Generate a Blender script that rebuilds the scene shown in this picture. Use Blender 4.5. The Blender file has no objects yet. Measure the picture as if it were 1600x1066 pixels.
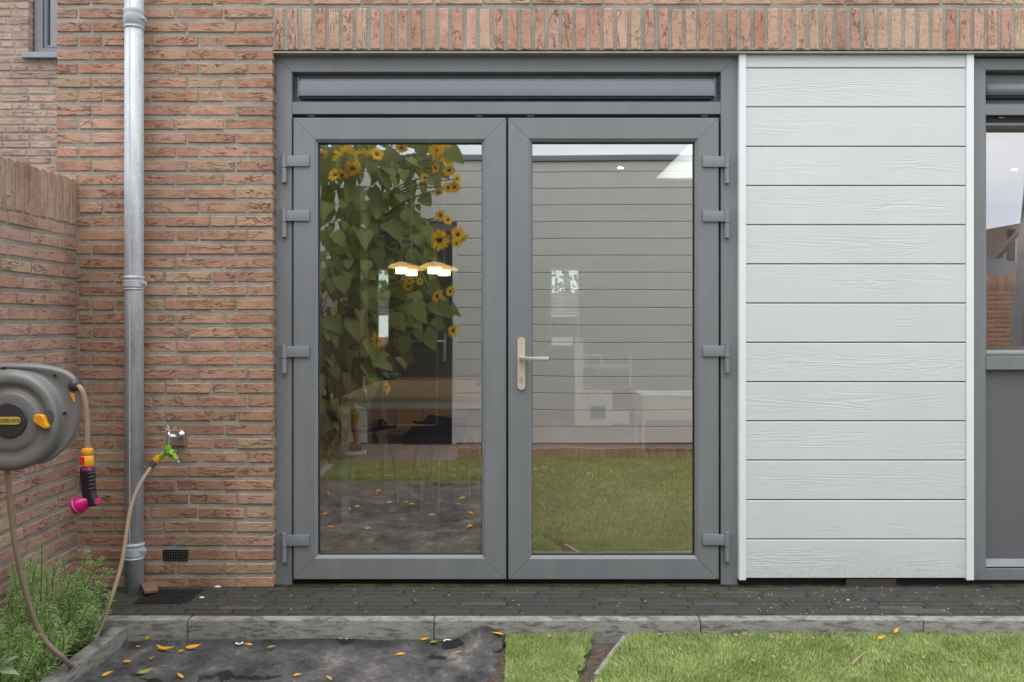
import bpy, bmesh, math, random
import numpy as np
from mathutils import Vector, Matrix, noise, Quaternion
R = math.radians
scene = bpy.context.scene
COL = scene.collection

# ------------------------------------------------------------------ camera, sky, sun, exposure
F = 1376.0            # focal length in pixels of the 1600 px wide photograph
CZ = 1.17             # eye height; camera stands 4.0 m from the brick face (plane y = 0)
cam_d = bpy.data.cameras.new('camera'); cam = bpy.data.objects.new('camera', cam_d); COL.objects.link(cam)
cam_d.sensor_width = 36; cam_d.lens = 36 * F / 1600; cam_d.shift_y = -28 / 1600
cam_d.clip_start = 0.05; cam_d.clip_end = 600
cam.location = (0, -4.0, CZ); cam.rotation_euler = (R(90), 0, 0)
scene.camera = cam

SUN_EL, SUN_AZ = R(72), R(205)      # high, behind the camera and slightly to its left
w = bpy.data.worlds.new('World'); scene.world = w; w.use_nodes = True
nt = w.node_tree; nt.nodes.clear()
def WN(t, **k):
    n = nt.nodes.new(t)
    for a, b in k.items(): setattr(n, a, b)
    return n
out = WN('ShaderNodeOutputWorld'); bg = WN('ShaderNodeBackground'); bg.inputs['Strength'].default_value = 0.12
sky = WN('ShaderNodeTexSky', sky_type='NISHITA', sun_disc=False, sun_elevation=SUN_EL, sun_rotation=SUN_AZ)
sky.dust_density = 2.0
tc = WN('ShaderNodeTexCoord'); mp = WN('ShaderNodeMapping'); mp.inputs['Scale'].default_value = (1.2, 1.2, 5.0)
nz = WN('ShaderNodeTexNoise'); nz.inputs['Scale'].default_value = 2.2; nz.inputs['Detail'].default_value = 7; nz.inputs['Roughness'].default_value = 0.55
cr = WN('ShaderNodeValToRGB')
cr.color_ramp.elements[0].position = 0.34; cr.color_ramp.elements[0].color = (0.655, 0.685, 0.80, 1)
cr.color_ramp.elements[1].position = 0.66; cr.color_ramp.elements[1].color = (1.0, 0.985, 0.98, 1)
sc = WN('ShaderNodeVectorMath', operation='SCALE'); sc.inputs['Scale'].default_value = 8.5
mx = WN('ShaderNodeMixRGB'); mx.inputs['Fac'].default_value = 0.9
nt.links.new(tc.outputs['Generated'], mp.inputs['Vector']); nt.links.new(mp.outputs[0], nz.inputs['Vector'])
nt.links.new(nz.outputs['Fac'], cr.inputs[0]); nt.links.new(cr.outputs[0], sc.inputs[0])
nt.links.new(sky.outputs[0], mx.inputs[1]); nt.links.new(sc.outputs[0], mx.inputs[2])
nt.links.new(mx.outputs[0], bg.inputs['Color']); nt.links.new(bg.outputs[0], out.inputs[0])

sl = bpy.data.lights.new('sun', 'SUN'); sl.energy = 1.0; sl.angle = R(60); sl.color = (1, 0.965, 0.91)
so = bpy.data.objects.new('sun', sl); COL.objects.link(so)
sd = Vector((math.sin(SUN_AZ) * math.cos(SUN_EL), math.cos(SUN_AZ) * math.cos(SUN_EL), math.sin(SUN_EL)))
so.rotation_euler = sd.to_track_quat('Z', 'Y').to_euler(); so.location = (0, -6, 12)

scene.view_settings.view_transform = 'Standard'; scene.view_settings.look = 'None'
scene.view_settings.exposure = 0.95; scene.view_settings.gamma = 1.0; scene.view_settings.use_curve_mapping = False
try: scene.cycles.transparent_max_bounces = 24; scene.cycles.max_bounces = 10
except Exception: pass

# ------------------------------------------------------------------ helpers
def P(px, py, d):
    """photograph pixel + distance from the camera plane -> world point (used to measure the place)"""
    return Vector(((px - 800) * d / F, d - 4.0, CZ + (505 - py) * d / F))
def G(px, py, z=-0.1):
    d = (CZ - z) * F / (py - 505); return P(px, py, d)
def RF(px, py, dv, yg=0.09):
    """pixel + virtual depth of something mirrored in the glass -> its real point"""
    v = P(px, py, dv); return Vector((v.x, 2 * yg - v.y, v.z))

def tag(o, label=None, cat=None, group=None, kind=None):
    if label: o['label'] = label
    if cat: o['category'] = cat
    if group: o['group'] = group
    if kind: o['kind'] = kind
    return o
def empty(name, loc=(0, 0, 0), label=None, cat=None, group=None, rz=0.0):
    o = bpy.data.objects.new(name, None); COL.objects.link(o); o.location = loc; o.rotation_euler = (0, 0, rz)
    o.empty_display_size = 0.1
    return tag(o, label, cat, group)
def link(name, me, parent=None, loc=None):
    """link mesh; vertices are world coordinates, shifted to be local to the parent when there is one"""
    o = bpy.data.objects.new(name, me); COL.objects.link(o)
    if parent is not None:
        o.parent = parent
    if loc is not None: o.location = loc
    return o
def world_loc(o):
    v = Vector(o.location); p = o.parent
    while p is not None: v += Vector(p.location); p = p.parent
    return v

class MB:
    def __init__(s): s.v = []; s.f = []; s.m = []
    def add(s, vs, fs, mi=0):
        b = len(s.v); s.v += [tuple(v) for v in vs]
        for f in fs: s.f.append(tuple(b + i for i in f)); s.m.append(mi)
    def box(s, x0, x1, y0, y1, z0, z1, mi=0, bev=0.0):
        if bev <= 0:
            vs = [(x, y, z) for z in (z0, z1) for y in (y0, y1) for x in (x0, x1)]
            s.add(vs, [(0, 2, 3, 1), (4, 5, 7, 6), (0, 1, 5, 4), (2, 6, 7, 3), (0, 4, 6, 2), (1, 3, 7, 5)], mi)
        else:
            bm = bmesh.new(); bmesh.ops.create_cube(bm, size=1)
            for v in bm.verts: v.co = Vector(((x0 + x1) / 2 + v.co.x * (x1 - x0), (y0 + y1) / 2 + v.co.y * (y1 - y0), (z0 + z1) / 2 + v.co.z * (z1 - z0)))
            bmesh.ops.bevel(bm, geom=list(bm.edges), offset=bev, segments=2, affect='EDGES', profile=0.6)
            s.bm(bm, mi)
        return s
    def bm(s, bm, mi=0, mat=None):
        bm.verts.index_update()
        s.add([(mat @ v.co if mat else v.co) for v in bm.verts], [[v.index for v in f.verts] for f in bm.faces], mi); bm.free(); return s
    def tube(s, pts, r, n=10, mi=0, caps=True, smooth=0):
        pts = [Vector(p) for p in pts]
        if smooth: pts = catmull(pts, smooth)
        rs = r if hasattr(r, '__len__') else [r] * len(pts)
        if len(rs) != len(pts): rs = [rs[0] + (rs[-1] - rs[0]) * i / (len(pts) - 1) for i in range(len(pts))]
        t0 = (pts[1] - pts[0]).normalized(); up = Vector((0, 0, 1)) if abs(t0.z) < .9 else Vector((0, 1, 0))
        u = t0.cross(up).normalized(); vs = []
        for i, p in enumerate(pts):
            t = (pts[min(i + 1, len(pts) - 1)] - pts[max(i - 1, 0)]).normalized()
            u = (u - t * u.dot(t)).normalized(); v = t.cross(u)
            for k in range(n):
                a = 2 * math.pi * k / n; vs.append(p + (u * math.cos(a) + v * math.sin(a)) * rs[i])
        fs = [(i * n + k, i * n + (k + 1) % n, (i + 1) * n + (k + 1) % n, (i + 1) * n + k) for i in range(len(pts) - 1) for k in range(n)]
        if caps: fs += [tuple(range(n - 1, -1, -1)), tuple((len(pts) - 1) * n + k for k in range(n))]
        s.add(vs, fs, mi); return s
    def lathe(s, prof, origin, axis=(0, 0, 1), n=24, mi=0):
        """prof: (radius, height along axis)"""
        q = Vector((0, 0, 1)).rotation_difference(Vector(axis).normalized()); o = Vector(origin); vs = []
        for r, h in prof:
            for k in range(n):
                a = 2 * math.pi * k / n; vs.append(o + q @ Vector((r * math.cos(a), r * math.sin(a), h)))
        fs = [(i * n + k, i * n + (k + 1) % n, (i + 1) * n + (k + 1) % n, (i + 1) * n + k) for i in range(len(prof) - 1) for k in range(n)]
        fs += [tuple(range(n - 1, -1, -1)), tuple((len(prof) - 1) * n + k for k in range(n))]
        s.add(vs, fs, mi); return s
    def prism(s, poly, y0, y1, mi=0):
        """poly in (x, z), counter-clockwise, extruded from y0 (front) to y1"""
        n = len(poly); vs = [(x, y0, z) for x, z in poly] + [(x, y1, z) for x, z in poly]
        s.add(vs, [tuple(range(n)), tuple(range(2 * n - 1, n - 1, -1))] + [(i, n + i, n + (i + 1) % n, (i + 1) % n) for i in range(n)], mi); return s
    def mesh(s, name, mats, smooth=False, off=(0, 0, 0), ang=None):
        me = bpy.data.meshes.new(name)
        o = Vector(off); me.from_pydata([tuple(Vector(v) - o) for v in s.v], [], s.f)
        for m in (mats if isinstance(mats, (list, tuple)) else [mats]): me.materials.append(m)
        if any(s.m): me.polygons.foreach_set('material_index', s.m)
        bm = bmesh.new(); bm.from_mesh(me); bmesh.ops.recalc_face_normals(bm, faces=bm.faces)
        if ang:
            for e in bm.edges:
                if len(e.link_faces) == 2 and e.calc_face_angle(0) > R(ang): e.smooth = False
        bm.to_mesh(me); bm.free()
        if smooth or ang: me.polygons.foreach_set('use_smooth', [True] * len(me.polygons))
        me.update(); return me
    def obj(s, name, mats, parent=None, smooth=False, ang=None, loc=None):
        """vertices given in world space; origin at loc (or the parent's)"""
        base = world_loc(parent) if parent is not None else Vector((0, 0, 0))
        if loc is None:
            a = np.array(s.v); c = (a.min(0) + a.max(0)) / 2; loc = Vector((c[0], c[1], a[:, 2].min()))
        loc = Vector(loc)
        o = bpy.data.objects.new(name, s.mesh(name, mats, smooth, loc, ang)); COL.objects.link(o)
        if parent is not None: o.parent = parent
        o.location = loc - base
        return o
def catmull(pts, sub=6):
    o = []; n = len(pts)
    for i in range(n - 1):
        p0, p1, p2, p3 = pts[max(i - 1, 0)], pts[i], pts[i + 1], pts[min(i + 2, n - 1)]
        for k in range(sub):
            t = k / sub
            o.append(0.5 * ((2 * p1) + (p2 - p0) * t + (2 * p0 - 5 * p1 + 4 * p2 - p3) * t * t + (3 * p1 - p0 - 3 * p2 + p3) * t ** 3))
    o.append(pts[-1]); return o
def dup(o, parent=None):
    c = o.copy(); COL.objects.link(c)
    if parent is not None: c.parent = parent
    for ch in list(o.children): dup(ch, c)
    return c
def np_mesh(name, verts, faces, mat, smooth=False):
    me = bpy.data.meshes.new(name); k = faces.shape[1]
    me.vertices.add(len(verts)); me.vertices.foreach_set('co', verts.astype(np.float32).ravel())
    me.loops.add(faces.size); me.loops.foreach_set('vertex_index', faces.astype(np.int32).ravel())
    me.polygons.add(len(faces)); me.polygons.foreach_set('loop_start', np.arange(0, faces.size, k, dtype=np.int32))
    me.polygons.foreach_set('loop_total', np.full(len(faces), k, dtype=np.int32))
    me.materials.append(mat); me.update(calc_edges=True); me.validate()
    if smooth: me.polygons.foreach_set('use_smooth', [True] * len(me.polygons))
    o = bpy.data.objects.new(name, me); COL.objects.link(o); return o

# ------------------------------------------------------------------ materials
class NT:
    def __init__(s, name):
        s.m = bpy.data.materials.new(name); s.m.use_nodes = True; s.t = s.m.node_tree
        s.b = s.t.nodes['Principled BSDF']; s.out = s.t.nodes['Material Output']
    def n(s, t, **k):
        n = s.t.nodes.new(t)
        for a, b in k.items(): setattr(n, a, b)
        return n
    def l(s, a, b): s.t.links.new(a, b)
    def coord(s, scale=(1, 1, 1), rnd=False, kind='Object'):
        tc = s.n('ShaderNodeTexCoord'); m = s.n('ShaderNodeMapping'); m.inputs['Scale'].default_value = scale
        if rnd:
            oi = s.n('ShaderNodeObjectInfo'); mu = s.n('ShaderNodeMath', operation='MULTIPLY'); mu.inputs[1].default_value = 73
            cb = s.n('ShaderNodeCombineXYZ'); s.l(oi.outputs['Random'], mu.inputs[0])
            for i in range(3): s.l(mu.outputs[0], cb.inputs[i])
            ad = s.n('ShaderNodeVectorMath', operation='ADD'); s.l(tc.outputs[kind], ad.inputs[0]); s.l(cb.outputs[0], ad.inputs[1])
            s.l(ad.outputs[0], m.inputs['Vector'])
        else: s.l(tc.outputs[kind], m.inputs['Vector'])
        return m.outputs[0]
    def noise(s, co, scale, detail=4, rough=0.5, dist=0.0):
        n = s.n('ShaderNodeTexNoise'); n.inputs['Scale'].default_value = scale; n.inputs['Detail'].default_value = detail
        n.inputs['Roughness'].default_value = rough; n.inputs['Distortion'].default_value = dist; s.l(co, n.inputs['Vector']); return n.outputs['Fac']
    def ramp(s, fac, els, interp='LINEAR'):
        r = s.n('ShaderNodeValToRGB'); r.color_ramp.interpolation = interp; e = r.color_ramp.elements
        while len(e) < len(els): e.new(0.5)
        for i, (p, c) in enumerate(els): e[i].position = p; e[i].color = (c[0], c[1], c[2], 1) if hasattr(c, '__len__') else (c, c, c, 1)
        s.l(fac, r.inputs[0]); return r.outputs[0]
    def mix(s, fac, a, b, mode='MIX'):
        m = s.n('ShaderNodeMixRGB', blend_type=mode)
        for i, x in zip((0, 1, 2), (fac, a, b)):
            if hasattr(x, 'links') or isinstance(x, bpy.types.NodeSocket): s.l(x, m.inputs[i])
            elif i == 0: m.inputs[0].default_value = x
            else: m.inputs[i].default_value = (x[0], x[1], x[2], 1)
        return m.outputs[0]
    def math(s, op, a, b=None, c=None, clamp=False):
        m = s.n('ShaderNodeMath', operation=op); m.use_clamp = clamp
        for i, x in enumerate((a, b, c)):
            if x is None: continue
            if isinstance(x, bpy.types.NodeSocket): s.l(x, m.inputs[i])
            else: m.inputs[i].default_value = x
        return m.outputs[0]
    def bump(s, h, strength=0.5, dist=0.002, prev=None):
        b = s.n('ShaderNodeBump'); b.inputs['Strength'].default_value = strength; b.inputs['Distance'].default_value = dist
        s.l(h, b.inputs['Height'])
        if prev is not None: s.l(prev, b.inputs['Normal'])
        s.l(b.outputs[0], s.b.inputs['Normal']); return b.outputs[0]
    def set(s, col=None, rough=None, metal=None, spec=None):
        for k, v in (('Base Color', col), ('Roughness', rough), ('Metallic', metal), ('Specular IOR Level', spec)):
            if v is None: continue
            if isinstance(v, bpy.types.NodeSocket): s.l(v, s.b.inputs[k])
            elif k == 'Base Color': s.b.inputs[k].default_value = (v[0], v[1], v[2], 1)
            else: s.b.inputs[k].default_value = v
        return s
def plain(name, col, rough=0.6, metal=0.0, var=0.12, vs=14, bump=0.15, bs=250, spec=0.5, bd=0.0008):
    t = NT(name); co = t.coord()
    f = t.noise(co, vs, 5, 0.6)
    c = t.mix(t.ramp(f, [(0.3, 0), (0.7, 1)]), [x * (1 - var) for x in col], [min(1, x * (1 + var)) for x in col])
    t.set(c, rough, metal, spec)
    if bump: t.bump(t.noise(co, bs, 3), bump, bd)
    return t.m

def brick_mat(name, cols, crease=0.75):
    t = NT(name); oi = t.n('ShaderNodeObjectInfo'); co = t.coord((1, 1, 1), True)
    base = t.ramp(oi.outputs['Random'], cols, 'LINEAR')
    mot = t.noise(co, 28, 5, 0.65)
    base = t.mix(t.ramp(mot, [(0.35, 0.0), (0.68, 0.8)]), base, t.mix(0.55, base, (0.60, 0.43, 0.33)))
    mot2 = t.noise(co, 9, 3, 0.5)
    base = t.mix(t.ramp(mot2, [(0.45, 0.0), (0.72, 0.45)]), base, t.mix(0.6, base, (0.30, 0.115, 0.07)))
    # folds of the hand-formed clay: thin winding contour lines, in patches
    cs = t.coord((7, 12, 30), True); nn = t.noise(cs, 1.0, 3.5, 0.62, 0.6)
    d = t.math('ABSOLUTE', t.math('SUBTRACT', nn, 0.5))
    line = t.ramp(d, [(0.0, 1.0), (0.022, 0.0)])
    msk = t.ramp(t.noise(t.coord((1, 1, 1), True), 13, 2, 0.5), [(0.42, 0), (0.56, 1)])
    cen = t.n('ShaderNodeSeparateXYZ'); tco = t.n('ShaderNodeTexCoord'); t.l(tco.outputs['Object'], cen.inputs[0])
    mid = t.ramp(t.math('ABSOLUTE', t.math('MULTIPLY', cen.outputs[2], 41.8)), [(0.45, 1), (1.0, 0.3)])
    amt = t.ramp(t.math('FRACT', t.math('MULTIPLY', oi.outputs['Random'], 17.3)), [(0.05, 0.3), (0.8, 1.0)])
    ln = t.math('MULTIPLY', t.math('MULTIPLY', line, msk), t.math('MULTIPLY', mid, amt))
    base = t.mix(t.math('MULTIPLY', ln, crease), base, (0.12, 0.045, 0.03))
    sp = t.noise(co, 420, 2, 0.6)
    base = t.mix(t.ramp(sp, [(0.3, 0.35), (0.5, 0.0)]), base, (0.2, 0.1, 0.07))
    gp_ = t.n('ShaderNodeNewGeometry'); wn = t.n('ShaderNodeTexNoise'); wn.inputs['Scale'].default_value = 2.3; wn.inputs['Detail'].default_value = 6; t.l(gp_.outputs['Position'], wn.inputs['Vector'])
    base = t.mix(t.ramp(wn.outputs['Fac'], [(0.38, 0.28), (0.55, 0)]), base, (0.17, 0.11, 0.085)); base = t.mix(t.ramp(wn.outputs['Fac'], [(0.56, 0), (0.7, 0.35)]), base, (0.58, 0.46, 0.38))
    if name == 'brick_clay':      # damp stain running down the wall from the tap
        sx = t.n('ShaderNodeSeparateXYZ'); t.l(gp_.outputs['Position'], sx.inputs[0]); dxx = t.math('ABSOLUTE', t.math('SUBTRACT', t.math('ADD', sx.outputs[0], t.math('MULTIPLY', wn.outputs['Fac'], 0.25)), -1.31))
        wm = t.math('MULTIPLY', t.ramp(dxx, [(0.10, 1), (0.2, 0)]), t.ramp(sx.outputs[2], [(0.42, 1), (0.56, 0)])); base = t.mix(t.math('MULTIPLY', wm, 0.4), base, (0.15, 0.085, 0.055))
    # slow staining over the whole wall, and darker damp dirt spots near the foot are left to the joints
    t.set(base, 0.88, 0, 0.25)
    h = t.math('ADD', t.math('MULTIPLY', t.noise(co, 45, 5, 0.7), 0.9), t.math('MULTIPLY', ln, -1.1))
    b1 = t.bump(h, 1.0, 0.008)
    t.bump(sp, 0.35, 0.0015, b1)
    return t.m
WALLC = [(0.0, (0.40, 0.20, 0.12)), (0.15, (0.52, 0.295, 0.185)), (0.3, (0.38, 0.20, 0.13)), (0.45, (0.55, 0.335, 0.225)), (0.62, (0.44, 0.225, 0.135)), (0.72, (0.52, 0.28, 0.17)),
         (0.85, (0.53, 0.31, 0.22)), (0.93, (0.45, 0.30, 0.18)), (1.0, (0.50, 0.37, 0.23))]
PINKC = [(0.0, (0.46, 0.26, 0.19)), (0.25, (0.54, 0.33, 0.25)), (0.5, (0.44, 0.24, 0.175)), (0.75, (0.56, 0.35, 0.27)), (0.9, (0.50, 0.36, 0.23)), (1.0, (0.52, 0.40, 0.27))]
M = {}
M['brick'] = brick_mat('brick_clay', WALLC, 0.5)
M['brick_pink'] = brick_mat('brick_clay_pink', PINKC, 0.35)
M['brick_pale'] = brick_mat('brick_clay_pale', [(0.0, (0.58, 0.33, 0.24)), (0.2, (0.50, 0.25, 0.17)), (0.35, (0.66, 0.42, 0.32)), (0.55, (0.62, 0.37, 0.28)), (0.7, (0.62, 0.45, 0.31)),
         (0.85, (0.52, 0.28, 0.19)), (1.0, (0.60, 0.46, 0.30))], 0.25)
M['brick_dull'] = brick_mat('brick_clay_dull', [(0.0, (0.46, 0.30, 0.24)), (0.3, (0.54, 0.37, 0.30)), (0.55, (0.44, 0.29, 0.23)), (0.8, (0.55, 0.39, 0.31)), (1.0, (0.50, 0.39, 0.29))], 0.5)
t = NT('mortar'); co = t.coord(); n1 = t.noise(co, 6, 4, 0.6); n2 = t.noise(co, 160, 3, 0.6)
c = t.mix(t.ramp(n1, [(0.35, 0), (0.7, 1)]), (0.31, 0.30, 0.25), (0.48, 0.465, 0.405)); c = t.mix(t.ramp(n2, [(0.35, 0.5), (0.6, 0)]), c, (0.13, 0.12, 0.085))
t.set(c, 0.95, 0, 0.2); t.bump(n2, 0.9, 0.004); M['mortar'] = t.m

t = NT('frame_grey'); co = t.coord((5, 5, .8)); n1 = t.noise(co, 1.6, 6, 0.68); n2 = t.noise(t.coord((300, 300, 300)), 1, 2)
t.set(t.mix(t.ramp(n1, [(0.3, 0), (0.7, 1)]), (0.180, 0.195, 0.204), (0.222, 0.235, 0.241)), t.ramp(n1, [(0.3, 0.42), (0.7, 0.55)]), 0, 0.5); t.bump(n2, 0.06, 0.0006); M['frame'] = t.m
M['alu'] = plain('vent_aluminium', (0.21, 0.235, 0.265), 0.35, 0.1, 0.04, 3, 0)
M['hinge'] = plain('hinge_grey', (0.225, 0.245, 0.26), 0.4, 0, 0.05, 20, 0)
M['rubber'] = plain('black_rubber', (0.012, 0.012, 0.013), 0.6, 0, 0.1, 20, 0)
M['panelgrey'] = plain('panel_grey', (0.135, 0.14, 0.148), 0.5, 0, 0.05, 3, 0.05)
M['sash_inner'] = plain('sash_inner', (0.30, 0.31, 0.33), 0.5, 0, 0.05, 5, 0)

t = NT('cladding_board'); c0 = t.coord((1.1, 1, 15), True); nn = t.noise(c0, 1.0, 2.5, 0.55, 0.9)
wv = t.math('SINE', t.math('MULTIPLY', nn, 70)); ob = t.n('ShaderNodeTexCoord'); sp = t.n('ShaderNodeSeparateXYZ'); t.l(ob.outputs['Object'], sp.inputs[0])
band = t.ramp(t.math('ABSOLUTE', t.math('DIVIDE', t.math('SUBTRACT', sp.outputs[2], 0.085), 0.085)), [(0.15, 1), (0.8, 0.12)])
pt = t.ramp(t.noise(t.coord((1.5, 1, 6), True), 1.5, 2), [(0.42, 0.08), (0.62, 1)])
h = t.math('MULTIPLY', t.math('MULTIPLY', wv, band), pt)
fine = t.noise(t.coord((8, 1, 220), True), 1, 3)
dirt = t.noise(t.coord((1, 1, 1), True), 2.2, 4)
cc = t.mix(t.ramp(dirt, [(0.3, 0), (0.75, 1)]), (0.635, 0.68, 0.67), (0.69, 0.72, 0.715))
gq = t.n('ShaderNodeNewGeometry'); sq = t.n('ShaderNodeSeparateXYZ'); t.l(gq.outputs['Position'], sq.inputs[0]); dn = t.n('ShaderNodeTexNoise'); dn.inputs['Scale'].default_value = 60; dn.inputs['Detail'].default_value = 4; t.l(gq.outputs['Position'], dn.inputs['Vector'])
cc = t.mix(t.math('MULTIPLY', t.ramp(sq.outputs[2], [(0.0, 0.35), (0.16, 0.0)]), t.ramp(dn.outputs['Fac'], [(0.45, 0.15), (0.7, 1)])), cc, (0.33, 0.31, 0.26))
cc = t.mix(t.math('MULTIPLY', t.ramp(h, [(0.0, 0.30), (0.35, 0.0)]), 0.0), cc, (0.4, 0.42, 0.42))
t.set(cc, 0.5, 0, 0.4); b = t.bump(h, 0.30, 0.0014); t.bump(fine, 0.12, 0.0006, b); M['clad'] = t.m
M['white_trim'] = plain('white_trim', (0.82, 0.85, 0.85), 0.45, 0, 0.03, 4, 0.03)
t = NT('shed_board'); t.set(t.mix(t.ramp(t.noise(t.coord((1, 1, 1), True), 3, 4), [(0.3, 0), (0.75, 1)]), (0.80, 0.80, 0.765), (0.86, 0.85, 0.82)), 0.6, 0, 0.4); M['shed'] = t.m

t = NT('zinc'); co = t.coord((60, 60, 3)); a = t.noise(co, 1, 5, 0.65); b = t.noise(t.coord((1, 1, 1)), 60, 5, 0.7); g = t.noise(t.coord((4, 4, 1)), 3, 4)
col = t.mix(t.ramp(a, [(0.3, 0), (0.7, 1)]), (0.44, 0.475, 0.51), (0.64, 0.67, 0.70)); col = t.mix(t.ramp(b, [(0.48, 0), (0.66, 0.65)]), col, (0.75, 0.77, 0.79)); col = t.mix(t.ramp(g, [(0.45, 0), (0.7, 0.5)]), col, (0.27, 0.29, 0.34))
t.set(col, t.ramp(b, [(0.3, 0.42), (0.7, 0.65)]), 0.25, 0.5); t.bump(b, 0.15, 0.0015); M['zinc'] = t.m

def glass_mat(name, refl, tint, rough=0.0):
    m = bpy.data.materials.new(name); m.use_nodes = True; n = m.node_tree; n.nodes.clear()
    o = n.nodes.new('ShaderNodeOutputMaterial'); mixn = n.nodes.new('ShaderNodeMixShader'); tr = n.nodes.new('ShaderNodeBsdfTransparent'); gl = n.nodes.new('ShaderNodeBsdfGlossy')
    tr.inputs[0].default_value = (*tint, 1); gl.inputs['Color'].default_value = (1, 1, 1, 1); gl.inputs['Roughness'].default_value = rough
    if rough == 0:
        t1 = n.nodes.new('ShaderNodeTexCoord'); n1 = n.nodes.new('ShaderNodeTexNoise'); n1.inputs['Scale'].default_value = 3.0; n1.inputs['Detail'].default_value = 6; r1 = n.nodes.new('ShaderNodeMapRange'); r1.inputs['From Min'].default_value = .5; r1.inputs['From Max'].default_value = .75; r1.inputs['To Max'].default_value = .05; n.links.new(t1.outputs['Object'], n1.inputs['Vector']); n.links.new(n1.outputs['Fac'], r1.inputs['Value']); n.links.new(r1.outputs[0], gl.inputs['Roughness'])
    lw = n.nodes.new('ShaderNodeFresnel'); lw.inputs['IOR'].default_value = 1.5
    ma = n.nodes.new('ShaderNodeMath'); ma.operation = 'ADD'; ma.inputs[1].default_value = refl - 0.04; ma.use_clamp = True
    # rolled glass is never quite flat: very long shallow waves bend the mirrored lines a little
    tcn = n.nodes.new('ShaderNodeTexCoord'); nz = n.nodes.new('ShaderNodeTexNoise'); nz.inputs['Scale'].default_value = 1.3; nz.inputs['Detail'].default_value = 0
    bp = n.nodes.new('ShaderNodeBump'); bp.inputs['Strength'].default_value = 0.35; bp.inputs['Distance'].default_value = 0.004
    n.links.new(tcn.outputs['Object'], nz.inputs['Vector']); n.links.new(nz.outputs['Fac'], bp.inputs['Height']); n.links.new(bp.outputs[0], gl.inputs['Normal'])
    n.links.new(lw.outputs[0], ma.inputs[0]); n.links.new(ma.outputs[0], mixn.inputs[0]); n.links.new(tr.outputs[0], mixn.inputs[1]); n.links.new(gl.outputs[0], mixn.inputs[2]); n.links.new(mixn.outputs[0], o.inputs[0])
    return m
M['glass'] = glass_mat('door_glass', 0.32, (0.95, 0.97, 0.94))
M['glass_dark'] = glass_mat('window_glass', 0.36, (0.6, 0.6, 0.61))
M['glass_low'] = glass_mat('dim_glass', 0.16, (0.6, 0.6, 0.62))
M['glass_clear'] = glass_mat('clear_glass', 0.08, (0.92, 0.94, 0.93))

t = NT('paver'); co = t.coord((1, 1, 1), False, 'Object'); oi = t.n('ShaderNodeObjectInfo'); cr_ = t.coord((1, 1, 1), True)
base = t.ramp(oi.outputs['Random'], [(0, (0.040, 0.039, 0.036)), (0.5, (0.046, 0.045, 0.042)), (0.9, (0.052, 0.051, 0.048)), (1, (0.085, 0.083, 0.085))])
g = t.noise(cr_, 350, 3, 0.6); base = t.mix(t.ramp(g, [(0.5, 0), (0.72, 0.6)]), base, (0.17, 0.16, 0.15))
geo = t.n('ShaderNodeNewGeometry'); mo = t.n('ShaderNodeTexNoise'); mo.inputs['Scale'].default_value = 5; mo.inputs['Detail'].default_value = 7; mo.inputs['Roughness'].default_value = 0.7; t.l(geo.outputs['Position'], mo.inputs['Vector'])
base = t.mix(t.ramp(mo.outputs['Fac'], [(0.5, 0), (0.68, 0.6)]), base, (0.060, 0.068, 0.022))
t.set(base, 0.85, 0, 0.35); t.bump(t.noise(cr_, 140, 4, 0.7), 0.8, 0.004); M['paver'] = t.m
t = NT('joint_soil'); co = t.coord(); a = t.noise(co, 12, 6, 0.7); b = t.noise(co, 200, 3)
t.set(t.mix(t.ramp(a, [(0.45, 0), (0.6, 1)]), (0.030, 0.028, 0.023), (0.06, 0.068, 0.026)), 1, 0, 0.1); t.bump(b, 1, 0.005); M['joint'] = t.m
t = NT('soil'); co = t.coord(); a = t.noise(co, 30, 6, 0.7); t.set(t.mix(t.ramp(a, [(0.4, 0), (0.65, 1)]), (0.022, 0.014, 0.010), (0.075, 0.052, 0.038)), 1, 0, 0.1); t.bump(a, 1, 0.02); M['soil'] = t.m
t = NT('dry_soil'); co = t.coord(); a = t.noise(co, 60, 6, 0.7); t.set(t.mix(t.ramp(a, [(0.35, 0), (0.7, 1)]), (0.075, 0.055, 0.042), (0.19, 0.15, 0.12)), 1, 0, 0.1); t.bump(a, 1, 0.01); M['drysoil'] = t.m

t = NT('concrete'); co = t.coord((1, 1, 1), True); a = t.noise(co, 9, 7, 0.7); b = t.noise(co, 220, 3, 0.6); d = t.noise(t.coord((3, 3, 14), True), 5, 6, 0.7)
c = t.mix(t.ramp(a, [(0.3, 0), (0.7, 1)]), (0.24, 0.237, 0.215), (0.38, 0.375, 0.345)); c = t.mix(t.ramp(d, [(0.48, 0), (0.64, 0.85)]), c, (0.085, 0.085, 0.07)); c = t.mix(t.ramp(b, [(0.3, 0.5), (0.5, 0)]), c, (0.09, 0.088, 0.08))
t.set(c, 0.9, 0, 0.25); t.bump(t.math('ADD', b, a), 0.6, 0.003); M['concrete'] = t.m

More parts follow.
